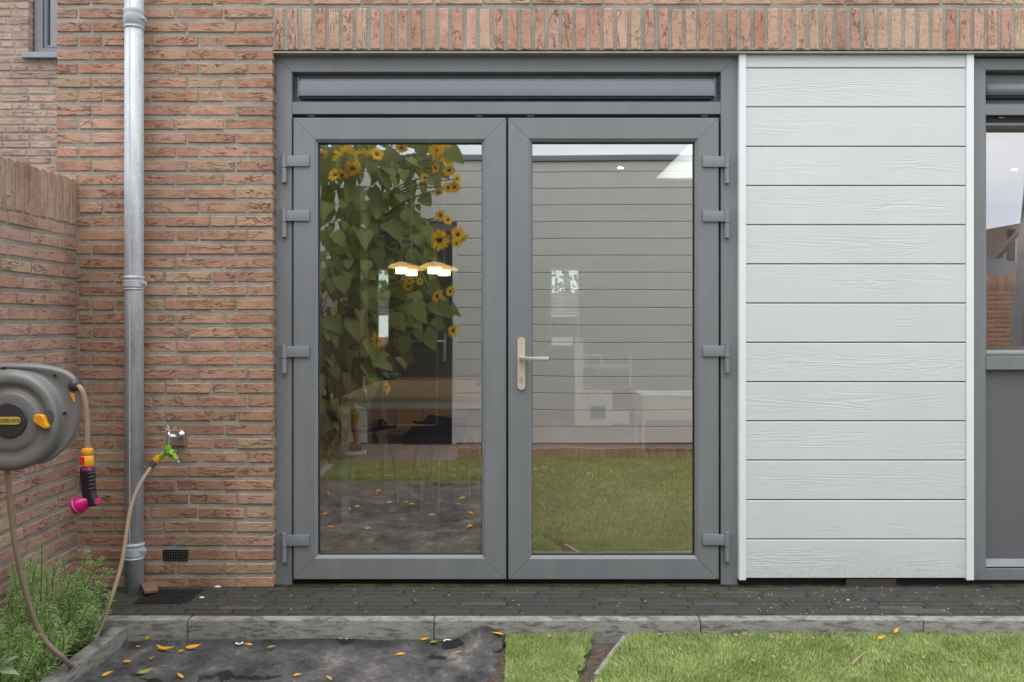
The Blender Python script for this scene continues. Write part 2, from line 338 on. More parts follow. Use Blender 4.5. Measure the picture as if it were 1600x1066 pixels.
t = NT('weed_cloth'); co = t.coord(); w1 = t.noise(t.coord((1, 0.8, 1)), 6.5, 10, 0.78, 0.25); w2 = t.noise(co, 900, 2); w3 = t.noise(t.coord((1, 1.3, 1)), 4.2, 5, 0.55); fib = t.noise(t.coord((30, 300, 30)), 1, 3, 0.6, 2.0)
c = t.mix(t.ramp(w1, [(0.36, 0), (0.62, 1)]), (0.030, 0.030, 0.033), (0.16, 0.157, 0.155)); c = t.mix(t.ramp(w1, [(0.56, 0), (0.68, 0.75)]), c, (0.36, 0.32, 0.265))
c = t.mix(t.ramp(fib, [(0.55, 0), (0.72, 0.35)]), c, (0.2, 0.19, 0.18))
gy = t.n('ShaderNodeNewGeometry'); s3 = t.n('ShaderNodeSeparateXYZ'); t.l(gy.outputs['Position'], s3.inputs[0])
q1 = t.math('DIVIDE', t.math('SUBTRACT', s3.outputs[0], -0.99), 0.17); q2 = t.math('DIVIDE', t.math('SUBTRACT', s3.outputs[1], -0.79), 0.07); q3 = t.math('SUBTRACT', 1.0, t.math('SQRT', t.math('ADD', t.math('MULTIPLY', q1, q1), t.math('MULTIPLY', q2, q2))))
nearf = t.ramp(t.math('ADD', s3.outputs[1], t.math('MULTIPLY', w1, 0.12)), [(0, 0), (1, 0)])
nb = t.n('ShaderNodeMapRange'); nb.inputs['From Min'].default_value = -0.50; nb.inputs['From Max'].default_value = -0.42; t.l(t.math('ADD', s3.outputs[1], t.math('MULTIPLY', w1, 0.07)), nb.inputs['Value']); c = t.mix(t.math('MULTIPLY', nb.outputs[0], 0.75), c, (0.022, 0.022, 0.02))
wet = t.ramp(t.math('MAXIMUM', w3, t.math('ADD', t.math('MULTIPLY', t.math('MAXIMUM', q3, -0.6), 0.22), t.math('MULTIPLY', w1, 1.1))), [(0.635, 0), (0.66, 1)]); c = t.mix(t.math('MULTIPLY', wet, 0.9), c, (0.010, 0.0095, 0.009))
t.set(c, t.ramp(wet, [(0, 0.92), (1, 0.45)]), 0, 0.3); cr1 = t.math('ABSOLUTE', t.math('SUBTRACT', t.noise(t.coord((1, 1.2, 1)), 9, 5, 0.6, 0.8), 0.5)); t.bump(t.math('ADD', t.math('ADD', w1, t.math('MULTIPLY', cr1, 2.0)), t.math('MULTIPLY', w2, 0.15)), 1.0, 0.014); M['cloth'] = t.m

def leafmat(name, a, b, rough=0.5, scale=20, trans=0.25):
    t = NT(name); gi = t.n('ShaderNodeNewGeometry'); co = t.coord(); n_ = t.noise(co, scale, 3)
    f = t.math('ADD', t.math('MULTIPLY', gi.outputs['Random Per Island'], 0.7), t.math('MULTIPLY', n_, 0.3))
    c = t.mix(f, a, b); t.set(c, rough, 0, 0.4)
    tl = t.n('ShaderNodeBsdfTranslucent'); t.l(c, tl.inputs[0]); ms = t.n('ShaderNodeMixShader'); ms.inputs[0].default_value = trans
    t.l(t.b.outputs[0], ms.inputs[1]); t.l(tl.outputs[0], ms.inputs[2]); t.l(ms.outputs[0], t.out.inputs[0]); return t.m
t = NT('artificial_grass'); gi = t.n('ShaderNodeNewGeometry'); ps = t.n('ShaderNodeNewGeometry')
nn = t.n('ShaderNodeTexNoise'); nn.inputs['Scale'].default_value = 9; nn.inputs['Detail'].default_value = 5; t.l(ps.outputs['Position'], nn.inputs['Vector'])
c = t.ramp(gi.outputs['Random Per Island'], [(0, (0.13, 0.22, 0.045)), (0.35, (0.31, 0.43, 0.105)), (0.72, (0.50, 0.60, 0.20)), (0.93, (0.72, 0.76, 0.40)), (1, (0.50, 0.46, 0.28))])
c = t.mix(t.ramp(nn.outputs['Fac'], [(0.38, 0.4), (0.6, 0)]), c, (0.14, 0.22, 0.05)); t.set(c, 0.45, 0, 0.4)
tl = t.n('ShaderNodeBsdfTranslucent'); t.l(c, tl.inputs[0]); ms = t.n('ShaderNodeMixShader'); ms.inputs[0].default_value = 0.3
t.l(t.b.outputs[0], ms.inputs[1]); t.l(tl.outputs[0], ms.inputs[2]); t.l(ms.outputs[0], t.out.inputs[0]); M['grass'] = t.m
M['grass_base'] = plain('grass_backing', (0.10, 0.15, 0.045), 0.95, 0, 0.4, 12, 0.5)
M['rosemary'] = leafmat('rosemary_needles', (0.24, 0.40, 0.11), (0.54, 0.72, 0.29))
M['stemg'] = plain('green_stem', (0.13, 0.19, 0.06), 0.7, 0, 0.2, 30, 0)
M['wood_stem'] = plain('woody_stem', (0.11, 0.075, 0.045), 0.85, 0, 0.2, 40, 0.3)
M['sage'] = leafmat('sage_leaf', (0.34, 0.46, 0.27), (0.48, 0.60, 0.38), 0.6)
M['sunleaf'] = leafmat('sunflower_leaf', (0.075, 0.11, 0.025), (0.31, 0.37, 0.11), 0.55, 6)
M['sunleaf_dry'] = leafmat('sunflower_leaf_dry', (0.12, 0.08, 0.045), (0.2, 0.15, 0.07), 0.8, 6)
M['petal'] = leafmat('sunflower_petal', (0.90, 0.52, 0.01), (0.98, 0.72, 0.04), 0.5)
M['petal_fallen'] = leafmat('fallen_petal', (0.80, 0.33, 0.01), (0.90, 0.52, 0.02), 0.6, 20, 0.15)
M['disc'] = plain('sunflower_disc', (0.11, 0.06, 0.015), 0.9, 0, 0.4, 120, 0.8, 300)
M['leaf_pale'] = leafmat('dry_leaf', (0.42, 0.27, 0.14), (0.60, 0.45, 0.28), 0.8)
M['leaf_green'] = leafmat('green_leaf', (0.25, 0.36, 0.06), (0.36, 0.47, 0.12), 0.6)

M['reel'] = plain('reel_plastic', (0.195, 0.197, 0.19), 0.40, 0, 0.05, 5, 0.12, 600)
M['reel_dark'] = plain('reel_dark_plastic', (0.045, 0.044, 0.05), 0.4, 0, 0.06, 5, 0.08, 600)
M['orange'] = plain('orange_plastic', (0.85, 0.36, 0.015), 0.35, 0, 0.04, 20, 0)
M['logo_yellow'] = plain('logo_yellow', (0.75, 0.50, 0.04), 0.5, 0, 0.03, 20, 0)
M['logo_blue'] = plain('logo_blue', (0.02, 0.11, 0.22), 0.5, 0, 0.03, 20, 0)
M['red'] = plain('red_plastic', (0.62, 0.02, 0.012), 0.35, 0, 0.05, 20, 0)
M['magenta'] = plain('magenta_plastic', (0.55, 0.005, 0.16), 0.28, 0, 0.05, 20, 0)
M['black'] = plain('black_plastic', (0.014, 0.014, 0.016), 0.35, 0, 0.1, 20, 0)
M['hose'] = plain('hose_taupe', (0.30, 0.235, 0.175), 0.45, 0, 0.08, 30, 0.1)
M['hose_stripe'] = plain('hose_stripe', (0.60, 0.31, 0.05), 0.5, 0, 0.05, 30, 0)
M['lime'] = plain('lime_plastic', (0.22, 0.48, 0.035), 0.35, 0, 0.06, 20, 0)
M['chrome'] = plain('chrome', (0.78, 0.78, 0.78), 0.12, 1.0, 0.03, 20, 0)
M['nickel'] = plain('plate_steel', (0.36, 0.34, 0.30), 0.4, 0.6, 0.1, 30, 0)
M['champagne'] = plain('handle_plate', (0.60, 0.535, 0.42), 0.45, 0.2, 0.04, 20, 0)
M['steel'] = plain('brushed_steel', (0.72, 0.70, 0.66), 0.28, 0.85, 0.05, 40, 0)
M['iron'] = plain('cast_iron', (0.018, 0.018, 0.018), 0.7, 0.3, 0.3, 60, 0.6)
M['sillstone'] = plain('sill_bluestone', (0.27, 0.30, 0.35), 0.6, 0, 0.1, 12, 0.15)

# ------------------------------------------------------------------ ground, paving, kerb, cloth, lawn
ZP = -0.03           # paving surface
mb = MB(); mb.box(-80, 80, -80, 80, -0.6, -0.16)
tag(mb.obj('ground', M['soil']), kind='structure')

# strip of dark clinker paving along the wall
pav = MB(); pav.box(-1.972, 5.2, -0.388, 0.3, -0.14, ZP - 0.0035)
paving = tag(pav.obj('paving', M['joint'], loc=(0, 0, 0)), kind='structure')
rnd = random.Random(4)
def paver_mesh(L, W, seed):
    r = random.Random(seed); b = MB(); nx = 5; e = 0.004
    xs = [-L / 2, -L / 2 + e] + [-L / 2 + e + (L - 2 * e) * i / nx for i in range(1, nx)] + [L / 2 - e, L / 2]
    ys = [-W / 2, -W / 2 + e, W / 2 - e, W / 2]; v = []
    for j, y in enumerate(ys):
        for i, x in enumerate(xs):
            edge = i in (0, len(xs) - 1) or j in (0, 3)
            v.append((x + r.uniform(-.0015, .0015), y + r.uniform(-.0015, .0015), (-0.0055 if edge else r.uniform(-.001, .001))))
    n = len(xs); b.add(v, [(j * n + i, j * n + i + 1, (j + 1) * n + i + 1, (j + 1) * n + i) for j in range(3) for i in range(n - 1)])
    return b.mesh('paver', M['paver'], True)
pm = [paver_mesh(0.197, 0.049, 40 + i) for i in range(6)]
for j in range(8):
    y = 0.012 - 0.0262 - j * 0.0522; x = -1.955 + rnd.uniform(0, .19)
    if y - .026 < -0.41: continue
    while x < 4.0:
        if True:
            o = bpy.data.objects.new('paver', pm[rnd.randrange(6)]); COL.objects.link(o); o.parent = paving
            o.location = (x, y, ZP + rnd.uniform(-.0025, .0015)); o.rotation_euler = (rnd.uniform(-.02, .02), rnd.uniform(-.008, .008), rnd.uniform(-.012, .012) + (math.pi if rnd.random() < .5 else 0))
        x += 0.1990 + rnd.uniform(-.0005, .0015)
# kerb stones
kerb = empty('kerb', (0, -0.42, -0.2)); kerb['kind'] = 'structure'
def kerb_stone(x0, x1, y0, y1, zt, parent, name='kerb_stone'):
    b = MB(); b.box(x0 + .0015, x1 - .0015, y0, y1, -0.26, zt, bev=0.006); return b.obj(name, M['concrete'], parent, smooth=False, ang=40)
kx = [-1.972, P(293, 965, 3.55).x, P(678, 965, 3.55).x, P(1095, 965, 3.55).x, P(1443, 965, 3.55).x, 2.68, 3.7, 4.7]
for a, b_ in zip(kx[:-1], kx[1:]): kerb_stone(a, b_, -0.452, -0.392, ZP + 0.002 + rnd.uniform(-.002, .002), kerb)
# low edging band between planting bed and cloth, running towards the camera
ed = empty('edging_band', (-1.58, -2, -0.2)); ed['kind'] = 'structure'
yy = -0.4525
for L in (1.0, 1.0, 1.0): kerb_stone(-1.615, -1.55, yy - L, yy, -0.052, ed, 'edging_stone'); yy -= L

b = MB(); b.box(-1.972, -1.617, -3.45, -0.4535, -0.155, -0.115); tag(b.obj('planting_bed', M['soil']), kind='structure')

# cloth: wrinkled sheet, right border irregular
def cloth_edge(y): return P(784, 1000, 3.5).x + 0.022 * math.sin(y * 13 + .5) + 0.012 * math.sin(y * 37 + 1) + 0.006 * math.sin(y * 90)
def cloth_z(x, y):
    n = noise.noise(Vector((x * 2.2, y * 4.5, 1.3))) * 0.020 + (0.5 - abs(noise.noise(Vector((x * 5 + 3, y * 7, 4))))) * 0.014 + (0.5 - abs(noise.noise(Vector((x * 13 + 3, y * 17 + x * 6, 7))))) * 0.007 + noise.noise(Vector((x * 40, y * 40, 2))) * 0.0015 - .008
    f = min(1.0, max(0.0, (-0.455 - y) / 0.12)); z = -0.108 + n * (0.35 + .65 * f)
    z += 0.058 * math.exp(-((x + 0.115) / 0.085) ** 2 - ((y + 0.47) / 0.075) ** 2)
    z += 0.012 * math.exp(-((y + 0.475 - 0.012 * math.sin(x * 6)) / 0.012) ** 2)
    return z
nx, ny = 260, 260; vs = np.zeros((nx * ny, 3))
for j in range(ny):
    tt = j / (ny - 1); y = -0.456 - 2.45 * tt ** 1.7
    xr = cloth_edge(y)
    for i in range(nx):
        x = -1.549 + (xr + 1.549) * i / (nx - 1); vs[j * nx + i] = (x, y, cloth_z(x, y) - (0.02 if i == nx - 1 else 0))
ii, jj = np.meshgrid(np.arange(nx - 1), np.arange(ny - 1)); q = (jj * nx + ii).ravel()
o = np_mesh('ground_cloth', vs, np.stack([q, q + 1, q + nx + 1, q + nx], 1), M['cloth'], True); tag(o, 'crumpled charcoal weed cloth pinned down between the kerb and the lawn', 'ground cloth')
for i, (px, py, wh) in enumerate([(205, 993, 'near the left edging corner'), (374, 1001, 'below the vent grille'), (537, 996, 'below the left glass door'), (699, 999, 'next to the hump in the cloth')]):
    p = G(px, py, -0.095); b = MB(); R0, r0 = 0.0125, 0.004; n1, n2 = 20, 6; v = []; f = []
    for a in range(n1):
        for c in range(n2):
            A = 2 * math.pi * a / n1; B = 2 * math.pi * c / n2; rr = R0 + r0 * math.cos(B); v.append((p.x + rr * math.cos(A), p.y + rr * math.sin(A), cloth_z(p.x, p.y) + .004 + r0 * .5 * math.sin(B)))
            f.append((a * n2 + c, ((a + 1) % n1) * n2 + c, ((a + 1) % n1) * n2 + (c + 1) % n2, a * n2 + (c + 1) % n2))
    b.add(v, f); tag(b.obj('cloth_eyelet', M['white_trim'], smooth=True), 'white plastic eyelet ring in the weed cloth ' + wh, 'eyelet', 'eyelets along the cloth edge')

# bare soil sheet under everything near the lawn gap
b = MB(); b.box(-0.2, 0.6, -2.6, -0.4535, -0.158, -0.118); tag(b.obj('bare_soil', M['drysoil']), kind='structure')
# diagonal edging strip between the two pieces of turf
pA, pB = G(985, 988, -0.10), G(930, 1062, -0.10); dv = (pB - pA).normalized(); pC = pA + dv * 0.5; sn = Vector((-dv.y, dv.x, 0))
def stripbox(b, p, q, w, z0, z1):
    v = [p + sn * w, p - sn * w, q - sn * w, q + sn * w]
    b.add([(a.x, a.y, z0) for a in v] + [(a.x, a.y, z1) for a in v], [(0, 1, 2, 3), (7, 6, 5, 4), (0, 4, 5, 1), (1, 5, 6, 2), (2, 6, 7, 3), (3, 7, 4, 0)])
b = MB(); stripbox(b, pA - dv * 0.02, pC, 0.011, -0.2, -0.087); o = b.obj('turf_edging', M['concrete']); tag(o, 'narrow grey edging strip beside the bare soil gap in the turf', 'edging')

def grassmesh(name, n, region, L, W, seed, zf=-0.099, zone=None):
    r = np.random.default_rng(seed); pts = np.zeros((0, 2))
    x0, x1, y0, y1 = region
    while len(pts) < n:
        p = np.stack([r.uniform(x0, x1, n * 2), r.uniform(y0, y1, n * 2)], 1)
        if zone is not None: p = p[zone(p[:, 0], p[:, 1])]
        pts = np.concatenate([pts, p])
    pts = pts[:n]; a = r.uniform(0, 2 * np.pi, n); le = L * r.uniform(.55, 1.15, n); wd = W * r.uniform(.7, 1.3, n)
    # patches of common lean, as brushed pile
    la = 1.2 + 1.3 * np.sin(pts[:, 0] * 5.1 + 1.7 * np.sin(pts[:, 1] * 4)) + r.normal(0, .9, n); ln = r.uniform(.25, .95, n)
    dx, dy = np.cos(la) * ln, np.sin(la) * ln; hz = np.sqrt(1 - np.clip(ln, 0, .95) ** 2)
    base = np.column_stack([pts, np.full(n, zf)]); wv = np.column_stack([np.cos(a), np.sin(a), np.zeros(n)]) * wd[:, None] / 2
    mid = base + np.column_stack([dx * .3, dy * .3, hz * .62 + .1]) * le[:, None]; tip = base + np.column_stack([dx, dy, hz * 1.0]) * le[:, None]
    v = np.stack([base - wv, base + wv, mid + wv * .8, mid - wv * .8, tip], 1).reshape(-1, 3); k = np.arange(n)[:, None] * 5
    f = np.concatenate([k + np.array([[0, 1, 2]]), k + np.array([[0, 2, 3]]), k + np.array([[3, 2, 4]])])
    return np_mesh(name, v, f, M['grass'])
def right_of(x, y):      # right of the diagonal edging
    return ((x - (pA.x + 0.016)) * dv.y - (y - pA.y) * dv.x) < 0
def gap_left(y):         # right border of the left turf piece
    a, c = G(930, 990, -0.11), G(902, 1066, -0.11); return a.x + (c.x - a.x) * (y - a.y) / (c.y - a.y)
def left_piece(x, y): return (x > -0.008 + 0 * y + np.interp(y, [-3, -.6, -.45], [P(786, 1000, 3.5).x, P(795, 1000, 3.4).x, P(790, 1000, 3.5).x]) * 1.0) & (x < gap_left(y) + 0.012 * np.sin(y * 40))
if True:
    sgn = right_of(np.array([2.0]), np.array([-1.0]))[0]
    if not sgn:
        _ro = right_of; right_of = lambda x, y: ~_ro(x, y)
turf = grassmesh('lawn', 150000, (0.0, 2.75, -1.0, -0.448), 0.031, 0.0027, 1, zone=lambda x, y: right_of(x, y))
tag(turf, 'short bright artificial turf lawn between the kerb and the camera', 'lawn', kind='stuff')
o = grassmesh('turf_piece', 26000, (-0.1, 0.45, -1.0, -0.45), 0.030, 0.0021, 2, zone=left_piece); tag(o, 'narrow piece of artificial turf between weed cloth and bare soil gap', 'turf', kind='stuff')
o = grassmesh('lawn_far', 150000, (0.0, 5.5, -3.95, -1.0), 0.034, 0.005, 3); tag(o, 'artificial turf lawn stretching back towards the garden shed', 'lawn', kind='stuff')
o = grassmesh('lawn_strip', 26000, (-1.9, 0.0, -3.82, -2.95), 0.034, 0.005, 5); tag(o, 'strip of turf beyond the weed cloth in front of the shed terrace', 'lawn', kind='stuff')
b = MB()
for x0, x1, y0, y1 in ((0.45, 5.5, -3.95, -0.4535), (-1.54, 0.45, -3.95, -2.92)): b.box(x0, x1, y0, y1, -0.158, -0.114)
poly = [(pA.x + .012, -0.4535), (0.452, -0.4535), (0.452, -2.6), (0.452, -2.6)]
tag(b.obj('lawn_base', M['grass_base']), kind='structure')
b = MB(); b.add([(pA.x + .012, -.4535, -.114), (.4505, -.4535, -.114), (.4505, -2.6, -.114), (pC.x + .012, pC.y, -.114)], [(0, 1, 2, 3)])
b.add([(P(790, 1000, 3.5).x, -.4535, -.114), (gap_left(-.45), -.4535, -.114), (gap_left(-1.0), -1.0, -.114), (P(795, 1000, 3.4).x, -1.0, -.114)], [(0, 1, 2, 3)])
tag(b.obj('turf_backing', M['grass_base']), kind='structure')

# ------------------------------------------------------------------ brickwork
BH = 0.0478; PITCH = 0.0631; ROW0 = 2.579
def brick_geo(L, H, D, seed, b=0.0045):
    r = random.Random(seed); nx = max(2, round(L / 0.05)); mbk = MB()
    xs = [-L / 2, -L / 2 + b] + [-L / 2 + b + (L - 2 * b) * i / nx for i in range(1, nx)] + [L / 2 - b, L / 2]
    zs = [-H / 2, -H / 2 + b, H / 2 - b, H / 2]; n = len(xs); v = []
    for j, z in enumerate(zs):
        for i, x in enumerate(xs):
            ex = i in (0, n - 1); ez = j in (0, 3)
            yy = b * .55 if (ex or ez) else r.uniform(-.0016, .0016)
            if ex and ez: x *= 0.985; z = z * 0.93; yy = b * 1.0
            v.append((x + r.uniform(-.0015, .0015), yy, z + r.uniform(-.0013, .0013)))
    fs = [(j * n + i, j * n + i + 1, (j + 1) * n + i + 1, (j + 1) * n + i) for j in range(3) for i in range(n - 1)]
    # sides going back
    ring = [i for i in range(n)] + [j * n + n - 1 for j in range(1, 4)] + [3 * n + i for i in range(n - 2, -1, -1)] + [j * n for j in range(2, 0, -1)]
    k0 = len(v); v += [(v[i][0], D, v[i][2]) for i in ring]; m_ = len(ring)
    fs += [(ring[i], k0 + i, k0 + (i + 1) % m_, ring[(i + 1) % m_]) for i in range(m_)]
    mbk.add(v, fs); return mbk
_bm = {}
def brick_mesh(L, mat):
    key = (round(L / 0.02), mat); 
    if key not in _bm: _bm[key] = [brick_geo(L, BH, 0.09, hash((key[0], i)) % 9999).mesh('brick', M[mat], ang=17) for i in range(5 if L > .15 else 4)]
    return _bm[key], round(L / 0.02)
brick0L = {}
def place_brick(x0, x1, zc, mat, parent, rr, y=0.0, turn=0.0, vert=False, name='brick', plane='y', jit=1.0):
    L = x1 - x0; ms, k = brick_mesh(L, mat); me = rr.choice(ms)
    o = bpy.data.objects.new(name, me); COL.objects.link(o); o.parent = parent
    base = brick0L.setdefault((k, mat), L)
    o.scale = (L / base, 1, 1)
    dy = rr.uniform(-.002, .003) * jit; tilt = rr.uniform(-.006, .006) * jit
    c = (x0 + x1) / 2
    if plane == 'y': o.location = Vector((c, y + dy, zc + rr.uniform(-.001, .001))) - Vector(parent.location); o.rotation_euler = (rr.uniform(-.02, .02), tilt, rr.uniform(-.006, .006))
    else: o.location = Vector((y - dy, c, zc + rr.uniform(-.001, .001))) - Vector(parent.location); o.rotation_euler = (0, tilt, R(90) )   # face towards +x
    return o
def soldier(xc, z0, z1, mat, parent, rr, y=0.0, plane='y', w=BH):
    ms, k = brick_mesh(z1 - z0, mat); me = rr.choice(ms); o = bpy.data.objects.new('brick', me); COL.objects.link(o); o.parent = parent
    base = brick0L.setdefault((k, mat), z1 - z0); o.scale = ((z1 - z0) / base, 1, w / BH)
    dz = rr.uniform(-.0015, .0015); dy = rr.uniform(-.002, .002); fl = rr.choice((1, -1))
    if plane == 'y': o.rotation_euler = (0, R(90) * fl + rr.uniform(-.008, .008), 0); o.location = Vector((xc, y + dy, (z0 + z1) / 2 + dz)) - Vector(parent.location)
    else:
        m = Matrix.Rotation(R(90), 4, 'Z') @ Matrix.Rotation(R(90) * fl + rr.uniform(-.008, .008), 4, 'Y'); o.rotation_euler = m.to_euler(); o.location = Vector((y - dy, xc, (z0 + z1) / 2 + dz)) - Vector(parent.location)
    return o
def W(px): return (px - 800) * 4.0 / F

wall = empty('house_wall', (0, 0, 0), 'red and tan hand-formed brick house wall around the grey doors, with soldier course above', 'wall')
XL, XR = -2.07, W(426)
b = MB(); mf = 0.0055
b.box(XL + .004, XR - .004, mf, 0.3, -0.3, 3.2); b.box(XR - .004, 5.2, mf, 0.3, W(0) * 0 + CZ + (505 - 79) * 4 / F + .004, 3.2)
b.box(3.42, 5.2, mf, 0.3, -0.3, 2.4)
o = b.obj('mortar', M['mortar'], wall, loc=(0, 0, 0)); o['kind'] = 'structure'
pat = {0: [122, 198, 274, 349], 1: [143, 218, 292, 368], 2: [122, 160, 236, 311, 350], 3: [143, 218, 292, 369], 4: [122, 198, 275, 311, 387], 5: [143, 218, 292, 369], 6: [122, 160, 236, 311, 350], 7: [143, 218, 293, 369],
       8: [122, 198, 274, 350], 9: [143, 218, 292, 369], 10: [122, 198, 275, 311, 387], 11: [143, 218, 292, 368], 12: [122, 198, 274, 350], 13: [143, 218, 292, 368], 14: [122, 160, 236, 311, 387], 15: [143, 179, 256, 329, 369],
       16: [122, 198, 274, 311, 387], 17: [143, 218, 292, 368], 18: [122, 198, 274, 350], 19: [143, 179, 257, 331, 369], 20: [122, 198, 274, 311, 387], 21: [143, 179, 256, 331, 369], 22: [122, 198, 274, 350], 23: [143, 218, 295, 369],
       36: [122, 160, 234, 309, 383], 37: [143, 179, 255, 293, 367], 38: [122, 198, 273, 350], 39: [143, 218, 255, 293, 367], 40: [122, 198, 275, 350], 41: [143, 218, 292, 367]}
rr = random.Random(11); cyc = [22, 17, 20, 19, 14, 15, 18, 21, 16, 13, 12, 23]
for r_ in range(0, 43):
    p = pat.get(r_) or (pat[41] if r_ == 42 else pat[cyc[(r_ - 24) % 12]])
    xs = [87] + p + [427.5]; z = ROW0 - PITCH * r_
    if r_ >= 24 and r_ not in pat: xs = [87] + [q + rr.choice((-1, 0, 1)) for q in p] + [427.5]
    for a, c in zip(xs[:-1], xs[1:]):
        if r_ == 39 and a == 255: continue
        ca, cc_ = W(a) + .005, W(c) - .005
        if a == 87: ca = XL
        if c == 427.5: cc_ = XR
        place_brick(ca, cc_, z, 'brick', wall, rr)
# course above the soldiers + soldier row
zs1 = CZ + (505 - 13.5) * 4 / F; zs0 = CZ + (505 - 77) * 4 / F
x = XL; seq = [87, 141, 217, 297, 334, 410, 487, 565, 640, 678, 755, 830, 905, 943, 1018, 1094, 1132, 1207, 1283, 1320, 1396, 1471, 1509, 1585, 1660]
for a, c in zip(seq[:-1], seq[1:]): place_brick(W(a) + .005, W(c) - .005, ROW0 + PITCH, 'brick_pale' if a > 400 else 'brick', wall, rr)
ns = 0; xp = 436.0
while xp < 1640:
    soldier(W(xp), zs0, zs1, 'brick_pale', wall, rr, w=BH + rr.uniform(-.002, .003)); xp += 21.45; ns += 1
# bricks out of the photograph's frame: joined
def joined_bricks(parent, spans, name='brickwork', mat='brick', plane='y', y=0.0, seed=5):
    rr = random.Random(seed); V = []; FF = []; 
    for x0, x1, z, vert in spans:
        g = brick_geo(x1 - x0, BH, 0.09, rr.randrange(9999)); b0 = len(V)
        for (vx, vy, vz) in g.v:
            if vert: vx, vz = vz, vx
            if plane == 'y': V.append(((x0 + x1) / 2 + vx if not vert else x0 + vx, y + vy, z + vz))
            else: V.append((y - vy, ((x0 + x1) / 2 if not vert else x0) + vx, z + vz))
        FF += [tuple(b0 + i for i in f) for f in g.f]
    m = MB(); m.v = V; m.f = FF; m.m = [0] * len(FF); o = m.obj(name, M[mat], parent, smooth=True); o['kind'] = 'stuff'; return o
def row_spans(x0, x1, z, rr):
    o = []; x = x0
    while x < x1 - .03:
        L = min(rr.choice((.21, .21, .21, .10)), x1 - x); o.append((x, x + L, z, False)); x += L + .010
    return o
sp = []
for k in range(2, 11): sp += row_spans(XL, 5.2, ROW0 + PITCH * k, rr) if k > 1 else []
for k in range(0, 43): sp += row_spans(3.42, 5.2, ROW0 - PITCH * k, rr)
while xp < 2600: sp.append((W(xp), W(xp) + (zs1 - zs0), (zs0 + zs1) / 2, True)); xp += 21.45
sp += row_spans(W(1660), 5.2, ROW0 + PITCH, rr)
joined_bricks(wall, sp)
# steel angle under the soldier course
b = MB(); b.box(XR - .01, 3.42, 0.004, 0.11, zs0 - 0.016, zs0 - 0.008); b.obj('lintel', plain('lintel_steel', (0.30, 0.29, 0.25), 0.7), wall)
# air brick
v0, v1 = P(255, 876, 4), P(293, 860, 4)
ab = MB(); ab.box(v0.x, v1.x, 0.028, 0.04, v0.z, v1.z)
for i in range(5): z = v0.z + (v1.z - v0.z) * i / 4; ab.box(v0.x, v1.x, -0.002, 0.03, z - .0013, z + .0013)
for i in range(11): xx = v0.x + (v1.x - v0.x) * i / 10; ab.box(xx - .0012, xx + .0012, 0.0, 0.0295, v0.z + .001, v1.z - .001)
ab = ab.obj('vent_grille', M['black'], wall)

# low garden wall on the left, running towards the camera
gw = empty('garden_wall', (-1.974, -2.5, 0), 'low garden wall of reddish brick with upright coping at the left edge', 'wall')
GX = -1.974; ZT = CZ + (505 - 281) * 4 / F; ZS0 = ZT - 0.205
b = MB(); b.box(XL - .0, GX - mf, -5.0, 0.004, -0.3, ZT - .008); o = b.obj('mortar', M['mortar'], gw, loc=(GX, -2.5, 0)); o['kind'] = 'structure'
rr = random.Random(21)
y = -0.034; far = []
k = 0
while y > -5.0:
    if y > -1.35: soldier(y, ZS0, ZT, 'brick_pink', gw, rr, y=GX, plane='x')
    else: far.append((y, y + (ZT - ZS0), (ZS0 + ZT) / 2, True))
    y -= 0.0625 + rr.uniform(-.0015, .0015)
gp = [[-.0, .16, .38, .60], [0, .10, .21, .43], [0, .16, .265, .485], [0, .11, .33, .44], [0, .21, .43, .65], [0, .10, .32, .54]]
row = 0; z = ZS0 - .007 - BH / 2
while z > -0.14:
    yy = -0.002; first = True
    while yy > -5.0:
        L = rr.choice((.10, .21, .21, .16)) if first else rr.choice((.21, .21, .21, .21, .10)); 
        if first and row % 2: L = rr.choice((.16, .155))
        elif first: L = rr.choice((.21, .10))
        if yy > -1.35: place_brick(yy - L, yy, z, 'brick_pink', gw, rr, y=GX, plane='x')
        else: far.append((yy - L, yy, z, False))
        yy -= L + .010; first = False
    row += 1; z -= PITCH
joined_bricks(gw, far, plane='x', y=GX, mat='brick_pink')

# neighbour's wall, 3 m further back, with a narrow window
nw = empty('neighbour_wall', (-4, 3.05, 0), 'paler brick wall set back behind the garden wall, top left', 'wall')
ND = 7.05; NY = ND - 4.0
wx0 = P(44, 0, ND).x; wz0 = P(0, 84, ND).z
b = MB()
b.box(-6.5, wx0 - .004, NY + mf, NY + .3, -0.3, 5.5); b.box(wx0 - .004, -2.08, NY + mf, NY + .3, -0.3, wz0 - .004); b.box(wx0 - .004, -2.08, NY + mf, NY + .3, wz0 + 1.5, 5.5); b.box(wx0 + 1.0, -2.08, NY + mf, NY + .3, wz0 - .004, wz0 + 1.5)
o = b.obj('mortar', M['mortar'], nw, loc=(0, 0, 0)); o['kind'] = 'structure'
rr = random.Random(8); sp = []; z = P(0, 265, ND).z
near_rows = []
zz = 0.0
row = 0
while zz < 5.4:
    x = -2.1 - rr.uniform(0, .1); first = True
    while x > -6.4:
        L = rr.choice((.21, .21, .21, .10)); x0, x1 = x - L, x
        if zz > wz0 - BH / 2 - .004 and zz < wz0 + 1.5:
            if x1 > wx0 and x0 < wx0 + 1.0:
                if x0 >= wx0 - .04: x -= L + .01; continue
                x1 = wx0 - .0005
        if zz > 1.9 and zz < 3.75 and x1 < -3.15 and x0 > -4.7: place_brick(x0, x1, zz, 'brick_dull', nw, rr, y=NY)
        else: sp.append((x0, x1, zz, False))
        x = x0 - .010
    zz += PITCH * 0.98; row += 1
joined_bricks(nw, sp, mat='brick_dull', y=NY)
